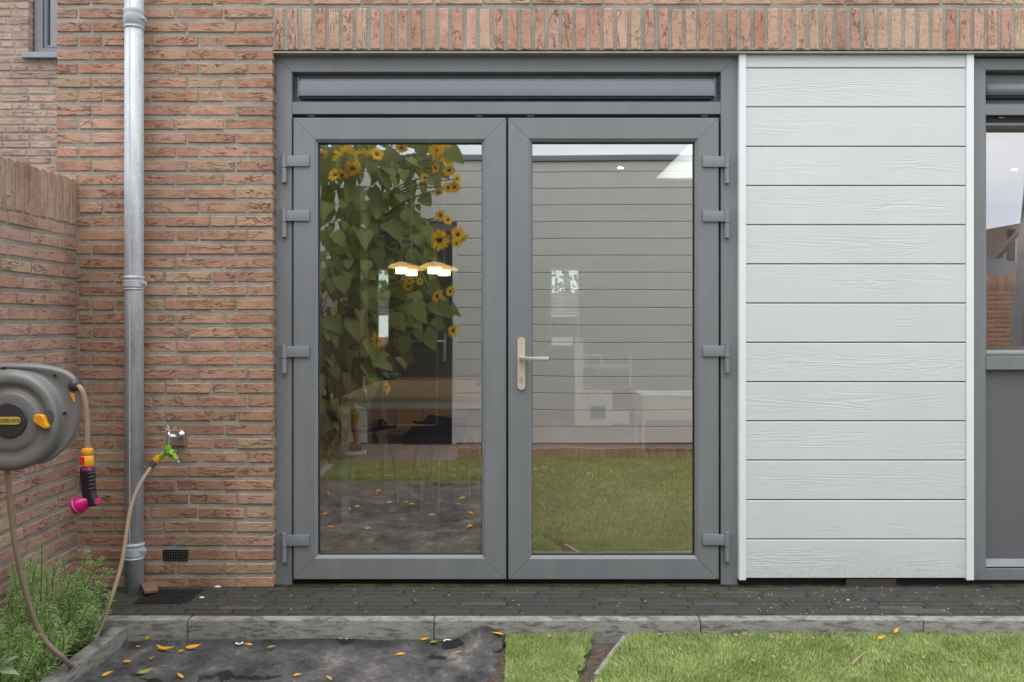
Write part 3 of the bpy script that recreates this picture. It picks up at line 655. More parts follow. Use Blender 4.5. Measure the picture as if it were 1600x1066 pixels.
nwin = empty('narrow_window', (wx0 + .5, NY + .06, wz0), 'dark grey framed upstairs window with a bluestone sill in the neighbouring wall', 'window')
b = MB(); x1 = wx0 + 1.0; fz = wz0 + 1.5
def rframe(b, x0, x1, z0, z1, w, y0, y1): b.box(x0, x0 + w, y0, y1, z0, z1); b.box(x1 - w, x1, y0, y1, z0, z1); b.box(x0 + w, x1 - w, y0, y1, z0, z0 + w); b.box(x0 + w, x1 - w, y0, y1, z1 - w, z1)
rframe(b, wx0 + .012, x1, wz0 + .002, fz, .065, NY + .07, NY + .14); b.obj('window_frame', M['frame'], nwin)
b = MB(); rframe(b, wx0 + .085, x1 - .07, wz0 + .075, fz - .07, .016, NY + .085, NY + .12); b.obj('sash', M['frame'], nwin)
b = MB(); b.box(wx0 + .1, x1 - .09, NY + .115, NY + .12, wz0 + .09, fz - .09); b.obj('glass_pane', M['glass_low'], nwin)
b = MB(); b.box(wx0 + .235, x1 - .1, NY + .16, NY + .17, wz0 + .12, fz); b.obj('curtain', plain('lilac_curtain', (0.40, 0.33, 0.62), 0.9), nwin)
b = MB(); b.box(wx0 - .03, x1, NY - .05, NY + .1, wz0 - .045, wz0, bev=.004); b.obj('sill', M['sillstone'], nwin)
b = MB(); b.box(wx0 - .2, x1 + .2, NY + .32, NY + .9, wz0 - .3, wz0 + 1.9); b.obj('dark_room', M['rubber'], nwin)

# ------------------------------------------------------------------ frames, doors
def mitred(b, x0, x1, z0, z1, prof, y0, gap=0.0008, sides='LRTB'):
    """sweep a closed profile (u inward, v towards the viewer) round a rectangle, mitred at the corners"""
    for s in sides:
        vs = []
        for e in (0, 1):
            for u, v in prof:
                if s == 'L': x = x0 + u; z = (z0 + u + gap) if e == 0 else (z1 - u - gap)
                elif s == 'R': x = x1 - u; z = (z0 + u + gap) if e == 0 else (z1 - u - gap)
                elif s == 'T': z = z1 - u; x = (x0 + u + gap) if e == 0 else (x1 - u - gap)
                else: z = z0 + u; x = (x0 + u + gap) if e == 0 else (x1 - u - gap)
                vs.append((x, y0 - v, z))
        n = len(prof); b.add(vs, [tuple(range(n)), tuple(range(2 * n - 1, n - 1, -1))] + [(i, (i + 1) % n, n + (i + 1) % n, n + i) for i in range(n)])
def prof(w, d, bead=0.016, bd=0.014, r=0.003):
    return [(0, 0), (0, d - r), (r, d), (w - bead, d), (w - bead + .001, d - .0015), (w, d - bd), (w, 0)]
DD = 4.055                     # distance of the door faces
def DX(px): return P(px, 0, DD).x
def DZ(py): return P(0, py, DD).z
YF = DD - 4.0                  # y of the front faces
du = empty('double_door', (0, YF, 0), 'grey framed glazed double garden doors with a ventilation strip above', 'door')
fr = MB()
x0, x1, z0, z1 = DX(430), DX(1152.5), DZ(906.5), DZ(86.5)
wj = DX(456) - DX(430)
mitred(fr, x0, x1, z0 - 0.2, z1, prof(wj, .10, 0.002, 0.002), YF + .10, sides='LRT')
outer = fr.obj('outer_frame', M['frame'], du)
# cut visible part: threshold
th = MB(); th.box(x0 + .005, x1 - .005, YF + .03, YF + .16, -0.16, DZ(907) - .006); th.obj('threshold', M['rubber'], du)
tr = MB(); tr.box(x0 + wj, x1 - wj, YF + .004, YF + .10, DZ(178), DZ(159), bev=.002); tr.obj('transom', M['frame'], du)
b = MB(); b.box(x0 + wj, x1 - wj, YF + .055, YF + .10, DZ(159), DZ(110)); b.obj('vent_backing', M['frame'], du)
# trickle vent: rounded aluminium hood
zt, zb = DZ(124), DZ(149)
vp = [(YF + .05, zt + .008), (YF + .028, zt + .008), (YF + .026, zt + .001), (YF + .016, zt - .004), (YF + .010, (zt + zb) / 2), (YF + .014, zb + .002), (YF + .05, zb + .002)]
vx0, vx1 = DX(466), DX(1117); b = MB(); n = len(vp)
b.add([(vx0, y, z) for y, z in vp] + [(vx1, y, z) for y, z in vp], [tuple(range(n)), tuple(range(2 * n - 1, n - 1, -1))] + [(i, (i + 1) % n, n + (i + 1) % n, n + i) for i in range(n)])
vent = b.obj('ventilation_strip', M['alu'], du, ang=35)
b = MB(); b.box(vx0 + .01, vx1 - .01, YF + .02, YF + .05, zb - .010, zb + .001); b.obj('vent_slot', M['rubber'], vent)
for xx in (vx0 - .004, vx1): b = MB(); b.box(xx, xx + .004, YF + .008, YF + .05, zb - .006, zt + .010, bev=.001); b.obj('vent_end_cap', M['alu'], vent)
for px in (486, 749, 829, 1102):
    b = MB(); c = P(px, 180.5, DD + .01); b.box(c.x - .015, c.x + .015, YF + .018, YF + .03, c.z - .002, c.z + .002); b.obj('drain_cap', M['sash_inner'], du)
b = MB(); b.box(x0 + wj + .001, x1 - wj - .001, YF + .045, YF + .09, -.02, DZ(178)); b.v = []; b.f = []; b.m = []
# dark rebate behind the gaps
rframe(b, x0 + wj, x1 - wj, DZ(906) - .004, DZ(178), .018, YF + .030, YF + .08); b.box(DX(786), DX(799), YF + .030, YF + .05, DZ(905), DZ(184)); b.obj('seal', M['rubber'], du)

def leaf(xa, xb, gx0, gx1, hinge_left):
    b = MB(); za, zb_ = DZ(905.5), DZ(184.5)
    # stiles and rails have the same face width; profile swept and mitred
    ww = ((gx0 - xa) + (xb - gx1)) / 2
    mitred(b, xa, xb, za, zb_, [(0, 0), (0, .063), (.004, .067), (ww - .014, .067), (ww - .0135, .0655), (ww, .054), (ww, 0)], YF + .062)
    lf = b.obj('door_leaf', M['frame'], du, loc=((xa + xb) / 2, YF, za))
    b = MB(); gz0, gz1 = za + ww, zb_ - ww
    b.box(xa + ww - .004, xb - ww + .004, YF + .030, YF + .032, gz0 - .004, gz1 + .004); b.obj('glass_pane', M['glass'], lf)
    b = MB(); rframe(b, xa + ww - .006, xb - ww + .006, gz0 - .006, gz1 + .006, .0085, YF + .012, YF + .0285); b.obj('gasket', M['rubber'], lf)
    return lf, ww
XA, XB, XC, XD = DX(458.5), DX(791), DX(794), DX(1123)
lfL, wl = leaf(XA, XB, DX(496), DX(753), True)
lfR, wr = leaf(XC, XD, DX(829), DX(1084), False)
# hinges
def hinge(py, left):
    cx = DX(445) if left else DX(1135); s = 1 if left else -1
    ztop, zm, zbot = DZ(py), DZ(py + 21.5), DZ(py + 45)
    b = MB(); a0, a1 = sorted((DX(449) if left else DX(1131.5), DX(484) if left else DX(1097)))
    b.box(a0, a1, YF - .016, YF - .0055, DZ(py + 20), DZ(py + 3), bev=.003); 
    h = b.obj('hinge', M['hinge'], du, ang=40)
    b = MB(); b.tube([(cx, YF - .012, zm + .001), (cx, YF - .012, ztop)], .0118, 16); b.obj('hinge_barrel', M['hinge'], h, ang=40)
    b = MB(); b.tube([(cx, YF - .012, zbot), (cx, YF - .012, zm - .0025)], .0118, 16); b.obj('hinge_barrel', M['hinge'], h, ang=40)
    b = MB(); b.tube([(cx, YF - .012, zm - .0025), (cx, YF - .012, zm + .001)], .0108, 12); b.obj('hinge_washer', M['rubber'], h)
    b = MB(); b.box(cx - .009, cx + .009, YF - .0055, YF - .0005, zbot + .01, zm - .004); b.obj('hinge_foot', M['frame'], h)
for py in (241, 326, 538, 832): hinge(py, True)
for py in (242, 327, 537, 831): hinge(py, False)
# handle: long plate, lever, euro cylinder
b = MB(); hx = DX(814.5); hz0, hz1 = DZ(609), DZ(527); hr = .0178
pl = [(hx + hr * math.cos(a), hz1 - hr + hr * math.sin(a)) for a in [math.pi * i / 10 for i in range(11)]] + [(hx + hr * math.cos(a), hz0 + hr + hr * math.sin(a)) for a in [math.pi + math.pi * i / 10 for i in range(11)]]
b.prism(pl, YF - .017, YF - .0052); hd = b.obj('door_handle', M['champagne'], du, ang=50)
hz = DZ(560)
b = MB(); b.tube([(hx, YF - .017, hz), (hx, YF - .055, hz)], .0105, 14); b.box(hx - .008, DX(857), YF - .064, YF - .052, hz - .010, hz + .010, bev=.004); b.obj('lever', M['steel'], hd, ang=40)
b = MB(); cz = DZ(590); b.tube([(hx, YF - .017, cz), (hx, YF - .021, cz)], .0085, 16); b.box(hx - .005, hx + .005, YF - .0205, YF - .017, cz - .02, cz - .006); b.box(hx - .0008, hx + .0008, YF - .0215, YF - .0209, cz - .005, cz + .005)
b.obj('lock_cylinder', M['steel'], hd, ang=40)

# ------------------------------------------------------------------ white cladding panel
CD = 4.03; CY = CD - 4
cl = empty('cladding_panel', (P(1337, 0, CD).x, CY, 0), 'tall panel of pale wood-grain cladding boards between the doors and right window', 'panel')
cx0, cx1 = P(1165, 0, CD).x, P(1509, 0, CD).x
js = [84.5, 106.3, 167.3, 229.2, 290.4, 351.6, 412.8, 474, 535.5, 597, 658.2, 719.6, 781.5, 843, 904.5]
for a, c in zip(js[:-1], js[1:]):
    z1_, z0_ = P(0, a, CD).z - .0016, P(0, c, CD).z + .0016
    H = z1_ - z0_; e = .0035
    pr = [(.02, 0), (.0, e * .4), (-.0, e), (-.0, H - e), (.004, H), (.02, H)]; pr = [(CY + (.005 if i == 1 else y), z0_ + z) for i, (y, z) in enumerate(pr)]
    b = MB(); n = len(pr); b.add([(cx0 + .001, y, z) for y, z in pr] + [(cx1 - .001, y, z) for y, z in pr], [tuple(range(n)), tuple(range(2 * n - 1, n - 1, -1))] + [(i, (i + 1) % n, n + (i + 1) % n, n + i) for i in range(n)])
    b.obj('board', M['clad'], cl)
b = MB(); b.box(cx0, cx1, CY + .021, CY + .2, P(0, 905, CD).z, P(0, 84, CD).z); b.obj('backing', plain('backing_grey', (0.25, 0.26, 0.26), 0.8), cl)
for a, c in ((1154.3, 1165), (1509, 1520.3)):
    b = MB(); b.box(P(a, 0, CD).x, P(c, 0, CD).x, CY - .010, CY + .15, P(0, 906, CD).z, P(0, 83.5, CD).z, bev=.002); b.obj('corner_trim', M['white_trim'], cl)
b = MB(); b.box(P(1153, 0, CD).x, P(1521, 0, CD).x, CY + .03, CY + .22, -0.2, P(0, 905, CD).z - .001); b.obj('plinth', M['iron'], cl)
b = MB(); a0, a1 = P(1322, 910, 4.04), P(1400, 910, 4.04); b.box(a0.x, a1.x, CY + .008, CY + .028, -0.1, P(0, 905.5, CD).z); b.obj('plinth_patch', plain('bare_timber', (0.065, 0.052, 0.042), 0.9), cl)

# ------------------------------------------------------------------ right window with panel
ww_ = empty('panelled_window', (3.0, YF, 0), 'grey window with ventilation strip above and grey panel below, right edge', 'window')
x0, x1 = DX(1522), 3.40; z0, z1 = DZ(907), DZ(91)
b = MB(); mitred(b, x0, x1, z0, z1, prof(DX(1540.5) - x0, .10, .002, .002), YF + .10); b.obj('outer_frame', M['frame'], ww_)
ix0, ix1 = DX(1540.5), x1 - (DX(1540.5) - x0)
b = MB(); b.box(ix0, ix1, YF + .055, YF + .1, DZ(163), DZ(112)); b.obj('vent_backing', M['frame'], ww_)
zt, zb = DZ(128), DZ(148); b = MB(); vp = [(YF + .05, zt + .01), (YF + .03, zt + .01), (YF + .028, zt), (YF + .014, zt - .006), (YF + .012, zb + .002), (YF + .05, zb + .002)]; n = len(vp)
b.add([(ix0 + .012, y, z) for y, z in vp] + [(ix1 - .01, y, z) for y, z in vp], [tuple(range(n)), tuple(range(2 * n - 1, n - 1, -1))] + [(i, (i + 1) % n, n + (i + 1) % n, n + i) for i in range(n)])
o = b.obj('ventilation_strip', M['alu'], ww_, ang=35); b = MB(); b.box(ix0 + .02, ix1 - .02, YF + .02, YF + .05, zb - .010, zb + .001); b.obj('vent_slot', M['rubber'], o)
b = MB(); b.box(ix0, ix1, YF + .003, YF + .10, DZ(179.5), DZ(163), bev=.002); b.obj('transom', M['frame'], ww_)
b = MB(); c = DX(1569); b.box(c - .013, c + .013, YF + .02, YF + .03, DZ(183), DZ(181.5)); b.obj('drain_cap', M['sash_inner'], ww_)
b = MB(); mitred(b, ix0, ix1, DZ(556), DZ(190), [(0, 0), (0, .035), (.002, .037), (.012, .037), (.025, .018), (.025, 0)], YF + .062); s_ = b.obj('sash', M['frame'], ww_)
b = MB(); b.box(ix0, ix1, YF + .03, YF + .09, DZ(190), DZ(179.5)); b.obj('head_rebate', M['rubber'], ww_)
b = MB(); b.box(ix0 + .016, ix1 - .016, YF + .048, YF + .050, DZ(541), DZ(204)); b.obj('glass_pane', M['glass_dark'], s_)
b = MB(); b.box(ix0, ix1, YF - .002, YF + .09, DZ(578), DZ(557), bev=.003); b.obj('mullion_rail', M['frame'], ww_)
b = MB(); b.box(ix0, ix1, YF + .03, YF + .05, DZ(880), DZ(578)); b.obj('infill_panel', M['panelgrey'], ww_)
b = MB(); bz = DZ(886); b.add([(ix0, YF + .004, bz), (ix1, YF + .004, bz), (ix1, YF + .03, bz + .03), (ix0, YF + .03, bz + .03), (ix0, YF + .05, bz), (ix1, YF + .05, bz)], [(0, 1, 2, 3), (3, 2, 5, 4), (0, 4, 5, 1), (0, 3, 4), (1, 5, 2)]); b.obj('glazing_bead', M['hinge'], ww_)
b = MB(); b.box(x0, x1, YF + .02, YF + .2, -.15, z0 - .004); b.obj('threshold', M['rubber'], ww_)

# ------------------------------------------------------------------ downpipe, drain
dp = empty('downpipe', (P(209.5, 0, 3.93).x, -0.07, ZP), 'galvanised zinc downpipe with three clamps on the brick wall', 'pipe')
pxx = P(209.5, 0, 3.93).x; pr_ = 0.0405
b = MB(); b.tube([(pxx, -.07, -0.1), (pxx, -.07, 3.3)], pr_, 32, caps=True); b.obj('pipe', M['zinc'], dp, smooth=True)
b = MB(); b.box(pxx - .004, pxx + .0, -.07 - pr_ - .0012, -.07 - pr_ + .003, P(0, 852, 3.93).z, 3.3); b.obj('seam', M['zinc'], dp)
for ya, yb in ((10, 42), (431, 453), (851, 877)):
    zc = P(0, (ya + yb) / 2, 3.89).z; h = (yb - ya) / 350 * .5
    b = MB(); pf = [(pr_ + .001, -h), (pr_ + .0055, -h * .86), (pr_ + .001, -h * .70), (pr_ + .003, -h * .55), (pr_ + .0055, -h * .5), (pr_ + .0055, h * .30), (pr_ + .002, h * .36), (pr_ + .002, h * .55), (pr_ + .006, h * .78), (pr_ + .001, h)]
    b.lathe(pf, (pxx, -.07, zc), n=32); c = b.obj('clamp', M['zinc'], dp, ang=50)
    b = MB(); b.box(pxx + pr_ + .003, pxx + pr_ + .012, -.082, -.060, zc - .011, zc + .009, bev=.002); b.tube([(pxx + pr_ + .009, -.094, zc), (pxx + pr_ + .009, -.055, zc)], .0045, 8); b.tube([(pxx + pr_ + .009, -.098, zc), (pxx + pr_ + .009, -.092, zc)], .0065, 6); b.obj('bolt', M['zinc'], c, ang=40)
    b = MB(); b.tube([(pxx, -.07 + pr_, zc), (pxx, 0.01, zc)], .005, 8); b.obj('wall_stud', M['zinc'], c)
dr = empty('drain_cover', (W(245), -0.13, ZP), 'square black drain cover set in the paving beside the downpipe', 'drain')
b = MB(); dx0, dx1 = P(215, 930, 3.8).x, P(297, 930, 3.8).x; dy0, dy1 = -.235, -.035
b.box(dx0, dx1, dy0, dy1, -.1, ZP + .0035, bev=.002); b.obj('frame', M['iron'], dr)
b = MB(); b.box(dx0 + .02, dx1 - .02, dy0 + .02, dy1 - .02, -.02 + ZP, ZP + .006, bev=.001); b.obj('lid', M['iron'], dr)
for i in range(6): b = MB(); xx = dx0 + .05 + i * (dx1 - dx0 - .1) / 5; b.box(xx - .004, xx + .004, dy0 + .05, dy1 - .05, ZP + .0055, ZP + .009); b.obj('rib', M['iron'], dr)

# ------------------------------------------------------------------ hose reel
RD = 2.85; RC = P(14, 652, RD)
reel = empty('hose_reel', (RC.x, RD - 4 + .0, 0.7), 'grey wall-mounted hose reel with dark round badge and orange lock lever', 'hose reel')
ol = [(40, 567.7), (56, 568.3), (72, 570), (86, 572.5), (99, 576), (108, 580), (116, 585.5), (122.5, 593), (126.5, 602), (128.3, 613), (129, 625), (128.5, 638), (126.5, 650), (123.5, 662), (119.5, 673.5), (114.5, 684), (107.5, 694), (99, 703), (90, 711), (80, 718), (68, 723.5), (50, 725), (32, 725.5), (14, 725.5)]
olf = ol + [(28 - x, y) for x, y in ol[-2::-1]] + [(14, 567)]
outl = [Vector(((x - 14) * RD / F, -(y - 652) * RD / F)) for x, y in olf]
outl = [v for v in outl]; nO = len(outl)
def ring(scale, circ, R_, dep):
    o = []
    for v in outl:
        a = math.atan2(v.y, v.x); c = Vector((math.cos(a), math.sin(a))) * R_ + Vector((0, -.006)); sh_ = P(14, 652, RD - dep).x - RC.x; q = v * scale; p_ = (q + Vector((sh_, 0))).lerp(c + Vector((sh_, 0)), circ); gr = .010 * max(0, math.sin(a * .95 + .1)) ** .4 if (circ == 1 and .099 < R_ < .119) else 0; o.append((RC.x + p_.x, RD - 4.0 - dep + gr, RC.z + p_.y))
    return o
rings = [ring(.93, 0, .1, -.12), ring(.985, 0, .1, -.10), ring(1.0, 0, .1, -.02), ring(1.0, 0, .1, .02), ring(.985, 0, .1, .035), ring(.95, 0, .1, .043), ring(.90, .1, .16, .040), ring(.88, .75, .172, .030), ring(.88, 1, .163, .052), ring(.88, 1, .155, .064), ring(.88, 1, .147, .070), ring(.8, 1, .138, .072),
         ring(.8, 1, .122, .072), ring(.8, 1, .118, .068), ring(.8, 1, .100, .066), ring(.8, 1, .094, .071), ring(.8, 1, .088, .074), ring(.8, 1, .066, .076), ring(.8, 1, .058, .075), ring(.8, 1, .03, .075)]
b = MB(); vs = [v for r0 in rings for v in r0]; fs = [(i * nO + k, i * nO + (k + 1) % nO, (i + 1) * nO + (k + 1) % nO, (i + 1) * nO + k) for i in range(len(rings) - 1) for k in range(nO)]
fs += [tuple(range(nO)), tuple((len(rings) - 1) * nO + k for k in range(nO))]; b.add(vs, fs); body = b.obj('housing', M['reel'], reel, smooth=True)
sub = body.modifiers.new('sub', 'SUBSURF'); sub.levels = 1; sub.render_levels = 1
b = MB(); hc = (P(14, 652, RD - .08).x, RD - 4 - .074, RC.z - .002); b.lathe([(.056, -.01), (.056, .004), (.053, .0075), (.03, .009), (.001, .0095)], hc, (0, -1, 0), 40); hub = b.obj('badge', M['reel_dark'], reel, ang=40)
# logo pill and lettering
b = MB(); pw, ph = .0385, .0118
pill = [(hc[0] + pw - ph + ph * math.cos(a), hc[2] + ph * math.sin(a)) for a in [-math.pi / 2 + math.pi * i / 10 for i in range(11)]] + [(hc[0] - pw + ph + ph * math.cos(a), hc[2] + ph * math.sin(a)) for a in [math.pi / 2 + math.pi * i / 10 for i in range(11)]]
b.prism(pill, hc[1] - .0115, hc[1] - .006); lg = b.obj('logo_plate', M['logo_yellow'], hub)
def text(body_, size, loc, mat, parent, name, rot=(R(90), 0, 0), extr=.0006, bold=True):
    cu = bpy.data.curves.new(name, 'FONT'); cu.body = body_; cu.size = size; cu.align_x = 'CENTER'; cu.align_y = 'CENTER'; cu.extrude = extr; cu.offset = size * .012 if bold else 0
    to = bpy.data.objects.new(name + '_t', cu); COL.objects.link(to); dg = bpy.context.evaluated_depsgraph_get(); dg.update()
    me = bpy.data.meshes.new_from_object(to.evaluated_get(dg)); bpy.data.objects.remove(to); me.name = name
    me.materials.clear(); me.materials.append(mat); o = bpy.data.objects.new(name, me); COL.objects.link(o); o.rotation_euler = rot
    o.parent = parent; o.location = Vector(loc) - world_loc(parent); return o
text('HOZELOCK', .0148, (hc[0], hc[1] - .0123, hc[2]), M['logo_blue'], hub, 'lettering')
# orange lever
lp = [(330, 590), (337, 562), (355, 550), (400, 548), (428, 560), (443, 590), (452, 625), (476, 662), (474, 686), (440, 690), (400, 665), (360, 640), (338, 618)]
lp = [(P(x / 6.27, 0, RD - .085).x, P(0, 560 + y / 6.27, RD - .085).z) for x, y in lp]
b = MB(); b.prism(lp[::-1], RD - 4 - .092, RD - 4 - .072); lv = b.obj('lock_lever', M['orange'], reel, ang=60)
bv = lv.modifiers.new('b', 'BEVEL'); bv.width = .003; bv.segments = 2
rc_ = [(418, 545), (470, 500), (500, 515), (520, 560), (518, 610), (480, 665), (455, 620), (440, 575)]
rc_ = [(P(x / 6.27, 0, RD - .075).x, P(0, 560 + y / 6.27, RD - .075).z) for x, y in rc_]
b = MB(); b.prism(rc_[::-1], RD - 4 - .0745, RD - 4 - .066); b.obj('lever_recess_shade', plain('recess_shade_grey', (.095, .09, .082), .5), reel)  # thin slab in darker grey; the shade of the recess is in its colour
for x, y, dz_ in ((7, 575, .043), (85, 587, .043), (100.5, 646, .043), (61, 720, .043)):
    p_ = P(x, y, RD - dz_); b = MB(); b.lathe([(.0038, -.01), (.0038, .003), (.001, .0032)], (p_.x, p_.y - .0005, p_.z), (0, -1, 0), 12); b.obj('screw_hole', M['rubber'], reel)
gb = P(118, 602.5, RD - .03); b = MB()
b.lathe([(.0225 * math.sin(a), -.0225 * math.cos(a)) for a in [math.pi * (i + .3) / 10.6 for i in range(11)]], gb, (0.3, -.3, .1), 20); gd = b.obj('hose_guide', M['reel_dark'], reel, smooth=True)
tb = [(P(x / 6.27, 0, RD - .03).x, P(0, 560 + y / 6.27, RD - .03).z) for x, y in [(700, 335), (745, 340), (757, 420), (740, 428)]]
b = MB(); b.prism(tb[::-1], gb.y - .012, gb.y + .004); b.obj('guide_clip', M['orange'], reel)
# wall bracket
b = MB(); b.box(GX, RC.x - .19, RD - 4 + .03, RD - 4 + .10, RC.z - .14, RC.z + .14, bev=.008); b.box(GX - .001, GX + .02, RD - 4 - .03, RD - 4 + .15, RC.z - .17, RC.z + .17, bev=.005); b.obj('wall_bracket', M['reel_dark'], reel)

def hose(name, pts, label, rad=.0088, stripe_side=(-.5, -1, .2)):
    cp = catmull([Vector(p) for p in pts], 10); t_ = empty(name, cp[0], label, 'hose')
    b = MB(); b.tube(cp, rad, 12); b.obj('hose_tube', M['hose'], t_, smooth=True)
    sdv = Vector(stripe_side).normalized(); b = MB(); b.tube([p + sdv * rad * .72 for p in cp], rad * .36, 6); b.obj('stripe', M['hose_stripe'], t_, smooth=True); return t_
hp = [(123, 603, RD - .045), (129, 612, RD - .05), (134, 632, RD - .05), (136.5, 660, RD - .05), (136.5, 703, RD - .05)]
hose('spray_hose', [P(*p) for p in hp], 'short beige hose with orange stripe hanging from the reel guide to the spray gun', .0078)
fp = [(10, 690, 2.86), (10, 697, 2.82), (12, 740, 2.82), (17, 800, 2.84), (27, 870, 2.87), (44, 940, 2.92), (66, 995, 2.97), (98, 1028, 3.02), (115, 1040, 3.15), (135, 1020, 3.36), (148, 1000, 3.42), (170, 945, 3.50), (190, 880, 3.6), (203, 800, 3.70), (217, 760, 3.76), (235, 731, 3.82)]
hose('supply_hose', [P(*p) for p in fp], 'long beige hose looping from the reel down behind the rosemary and up to the tap', .0088)
# spray gun
sd_ = RD - .05; A_ = P(136.5, 700, sd_)
gun = empty('spray_gun', A_, 'magenta and black garden spray gun with orange connector hanging on its hose', 'spray gun')
def at(px, py, dd=0): return P(px, py, sd_ + dd)
b = MB(); b.lathe([(.009, .0), (.0165, -.002), (.018, -.008), (.017, -.019), (.0155, -.021)], A_, (0, 0, 1), 20); 
o = b.obj('connector_nut', M['orange'], gun, ang=40)
b = MB(); b.lathe([(.0155, -.019), (.0155, -.024)], A_, (0, 0, 1), 20); b.obj('connector_collar', M['reel'], gun)
b = MB(); b.lathe([(.0165, -.024), (.019, -.027), (.020, -.045), (.0175, -.056), (.012, -.057)], A_, (0, 0, 1), 20); cb = b.obj('connector_body', M['orange'], gun, ang=40)
c = at(133, 717.5); b = MB(); b.box(c.x - .009, c.x + .007, A_.y - .0225, A_.y - .012, c.z - .010, c.z + .010, bev=.002); b.obj('release_button', M['red'], gun)
b = MB(); b.lathe([(.013, -.055), (.0145, -.060), (.0155, -.066), (.0155, -.072)], A_, (0, 0, 1), 20); b.obj('neck', M['magenta'], gun, ang=40)
b = MB(); b.tube([at(139.5, 733), at(140, 745), at(140.5, 758), at(141, 770), at(145, 780), at(147, 790)], [.0175, .0168, .0158, .0155, .0175, .0165], 16, smooth=3); 
b.obj('grip', M['black'], gun, smooth=True)
for py in (738, 744, 750, 756, 762): b = MB(); c = at(141, py, -.004); b.tube([at(133, py + 1, -.013), at(140, py + 2, -.0175), at(147.5, py, -.011)], .0016, 6); b.obj('grip_rib', M['reel_dark'], gun)
b = MB(); b.tube([at(129, 730, -.002), at(128.5, 745, -.004), at(131, 765, -.004), at(134, 780, -.004)], [.007, .006, .006, .008], 10, smooth=3); b.obj('trigger', M['black'], gun, smooth=True)
hc2 = at(123, 787); dirn = (at(112, 796) - at(146, 778)).normalized(); b = MB()
b.lathe([(.006, -.040), (.012, -.03), (.020, -.015), (.0255, .0), (.0275, .010), (.0275, .020), (.026, .0235)], at(127, 788), dirn, 28); sh = b.obj('spray_head', M['magenta'], gun, ang=40)
b = MB(); b.lathe([(.0280, .011), (.0287, .012), (.0280, .0135)], at(127, 788), dirn, 28); b.obj('head_ring', M['nickel'], gun)
b = MB(); b.lathe([(.022, .022), (.022, .0245), (.01, .026)], at(127, 788), dirn, 24); b.obj('rose_face', M['black'], gun)
b = MB(); b.lathe([(.006, -.012), (.0115, -.010), (.0125, 0), (.0125, .004), (.009, .010)], at(151, 784), (.6, -.75, .1), 20); b.tube([at(140, 787), at(150, 784)], .010, 12); b.obj('selector_knob', M['magenta'], gun, ang=45)
# tap with splitter
TD = 3.9
tap = empty('garden_tap', P(264, 685, TD), 'chrome outdoor tap on a steel wall plate with a lime green two-way splitter', 'tap')
b = MB(); q0, q1 = P(266, 697, 3.985), P(288.5, 672, 3.985); b.box(q0.x, q1.x, -.016, .002, q0.z, q1.z, bev=.003); b.obj('wall_plate', M['nickel'], tap)
tz = P(0, 683, TD).z; b = MB(); c = P(272, 683, TD)
b.tube([(c.x, 0, tz), (c.x - .004, -.06, tz), (P(264, 0, TD).x, -.10, tz)], [.012, .0115, .012], 14); b.tube([P(264, 676, TD), P(263.5, 690, TD), P(263, 697, TD)], [.009, .011, .0115], 14, smooth=3)
b.lathe([(.017, -.003), (.019, 0), (.017, .004)], (c.x, -.018, tz), (0, -1, 0), 20); b.obj('tap_body', M['chrome'], tap, smooth=True)
b = MB(); b.tube([P(264, 678, TD), P(263, 668, TD)], .0045, 10); b.tube([P(266, 674, TD), P(259, 670, TD)], .0035, 8); b.tube([P(262, 669, TD), P(261.5, 664, TD)], .0055, 10); b.obj('tap_lever', M['chrome'], tap, ang=40)
b = MB(); s0 = P(262, 704, TD); b.tube([P(262, 696, TD), P(262, 703, TD)], .0155, 14); b.tube([P(262, 702, TD), P(262, 708, TD)], .0125, 14)
b.tube([P(262, 706, TD), P(256, 709, TD), P(249, 715, TD)], [.011, .011, .012], 12); b.tube([P(262, 706, TD), P(270, 709, TD), P(275, 718, TD)], [.011, .0115, .013], 12); b.lathe([(.0145, -.012), (.0145, .012)], P(267.5, 708.5, TD), (.5, -.4, .5), 14)
spl = b.obj('splitter', M['lime'], tap, ang=45)
b = MB(); b.tube([P(271, 708, TD - .02), P(275, 703, TD - .03)], .003, 8); b.obj('valve_knob', M['nickel'], tap); b = MB(); b.tube([P(257, 708, TD - .02), P(261, 706, TD - .035)], .003, 8); b.obj('valve_knob', M['nickel'], tap); b = MB(); b.tube([P(276, 719, TD), P(279, 724, TD)], .0075, 10); b.obj('outlet', M['nickel'], tap)
b = MB(); b.tube([P(249, 713, TD), P(247, 716, TD), P(240.5, 723, TD)], [.013, .0155, .0155], 16); b.obj('hose_connector', M['orange'], tap, ang=45)
b = MB(); b.tube([P(241, 722, TD), P(238, 726, TD - .02), P(233, 733, TD - .07)], [.0145, .015, .0115], 14); b.obj('connector_nut', M['reel_dark'], tap, ang=45)

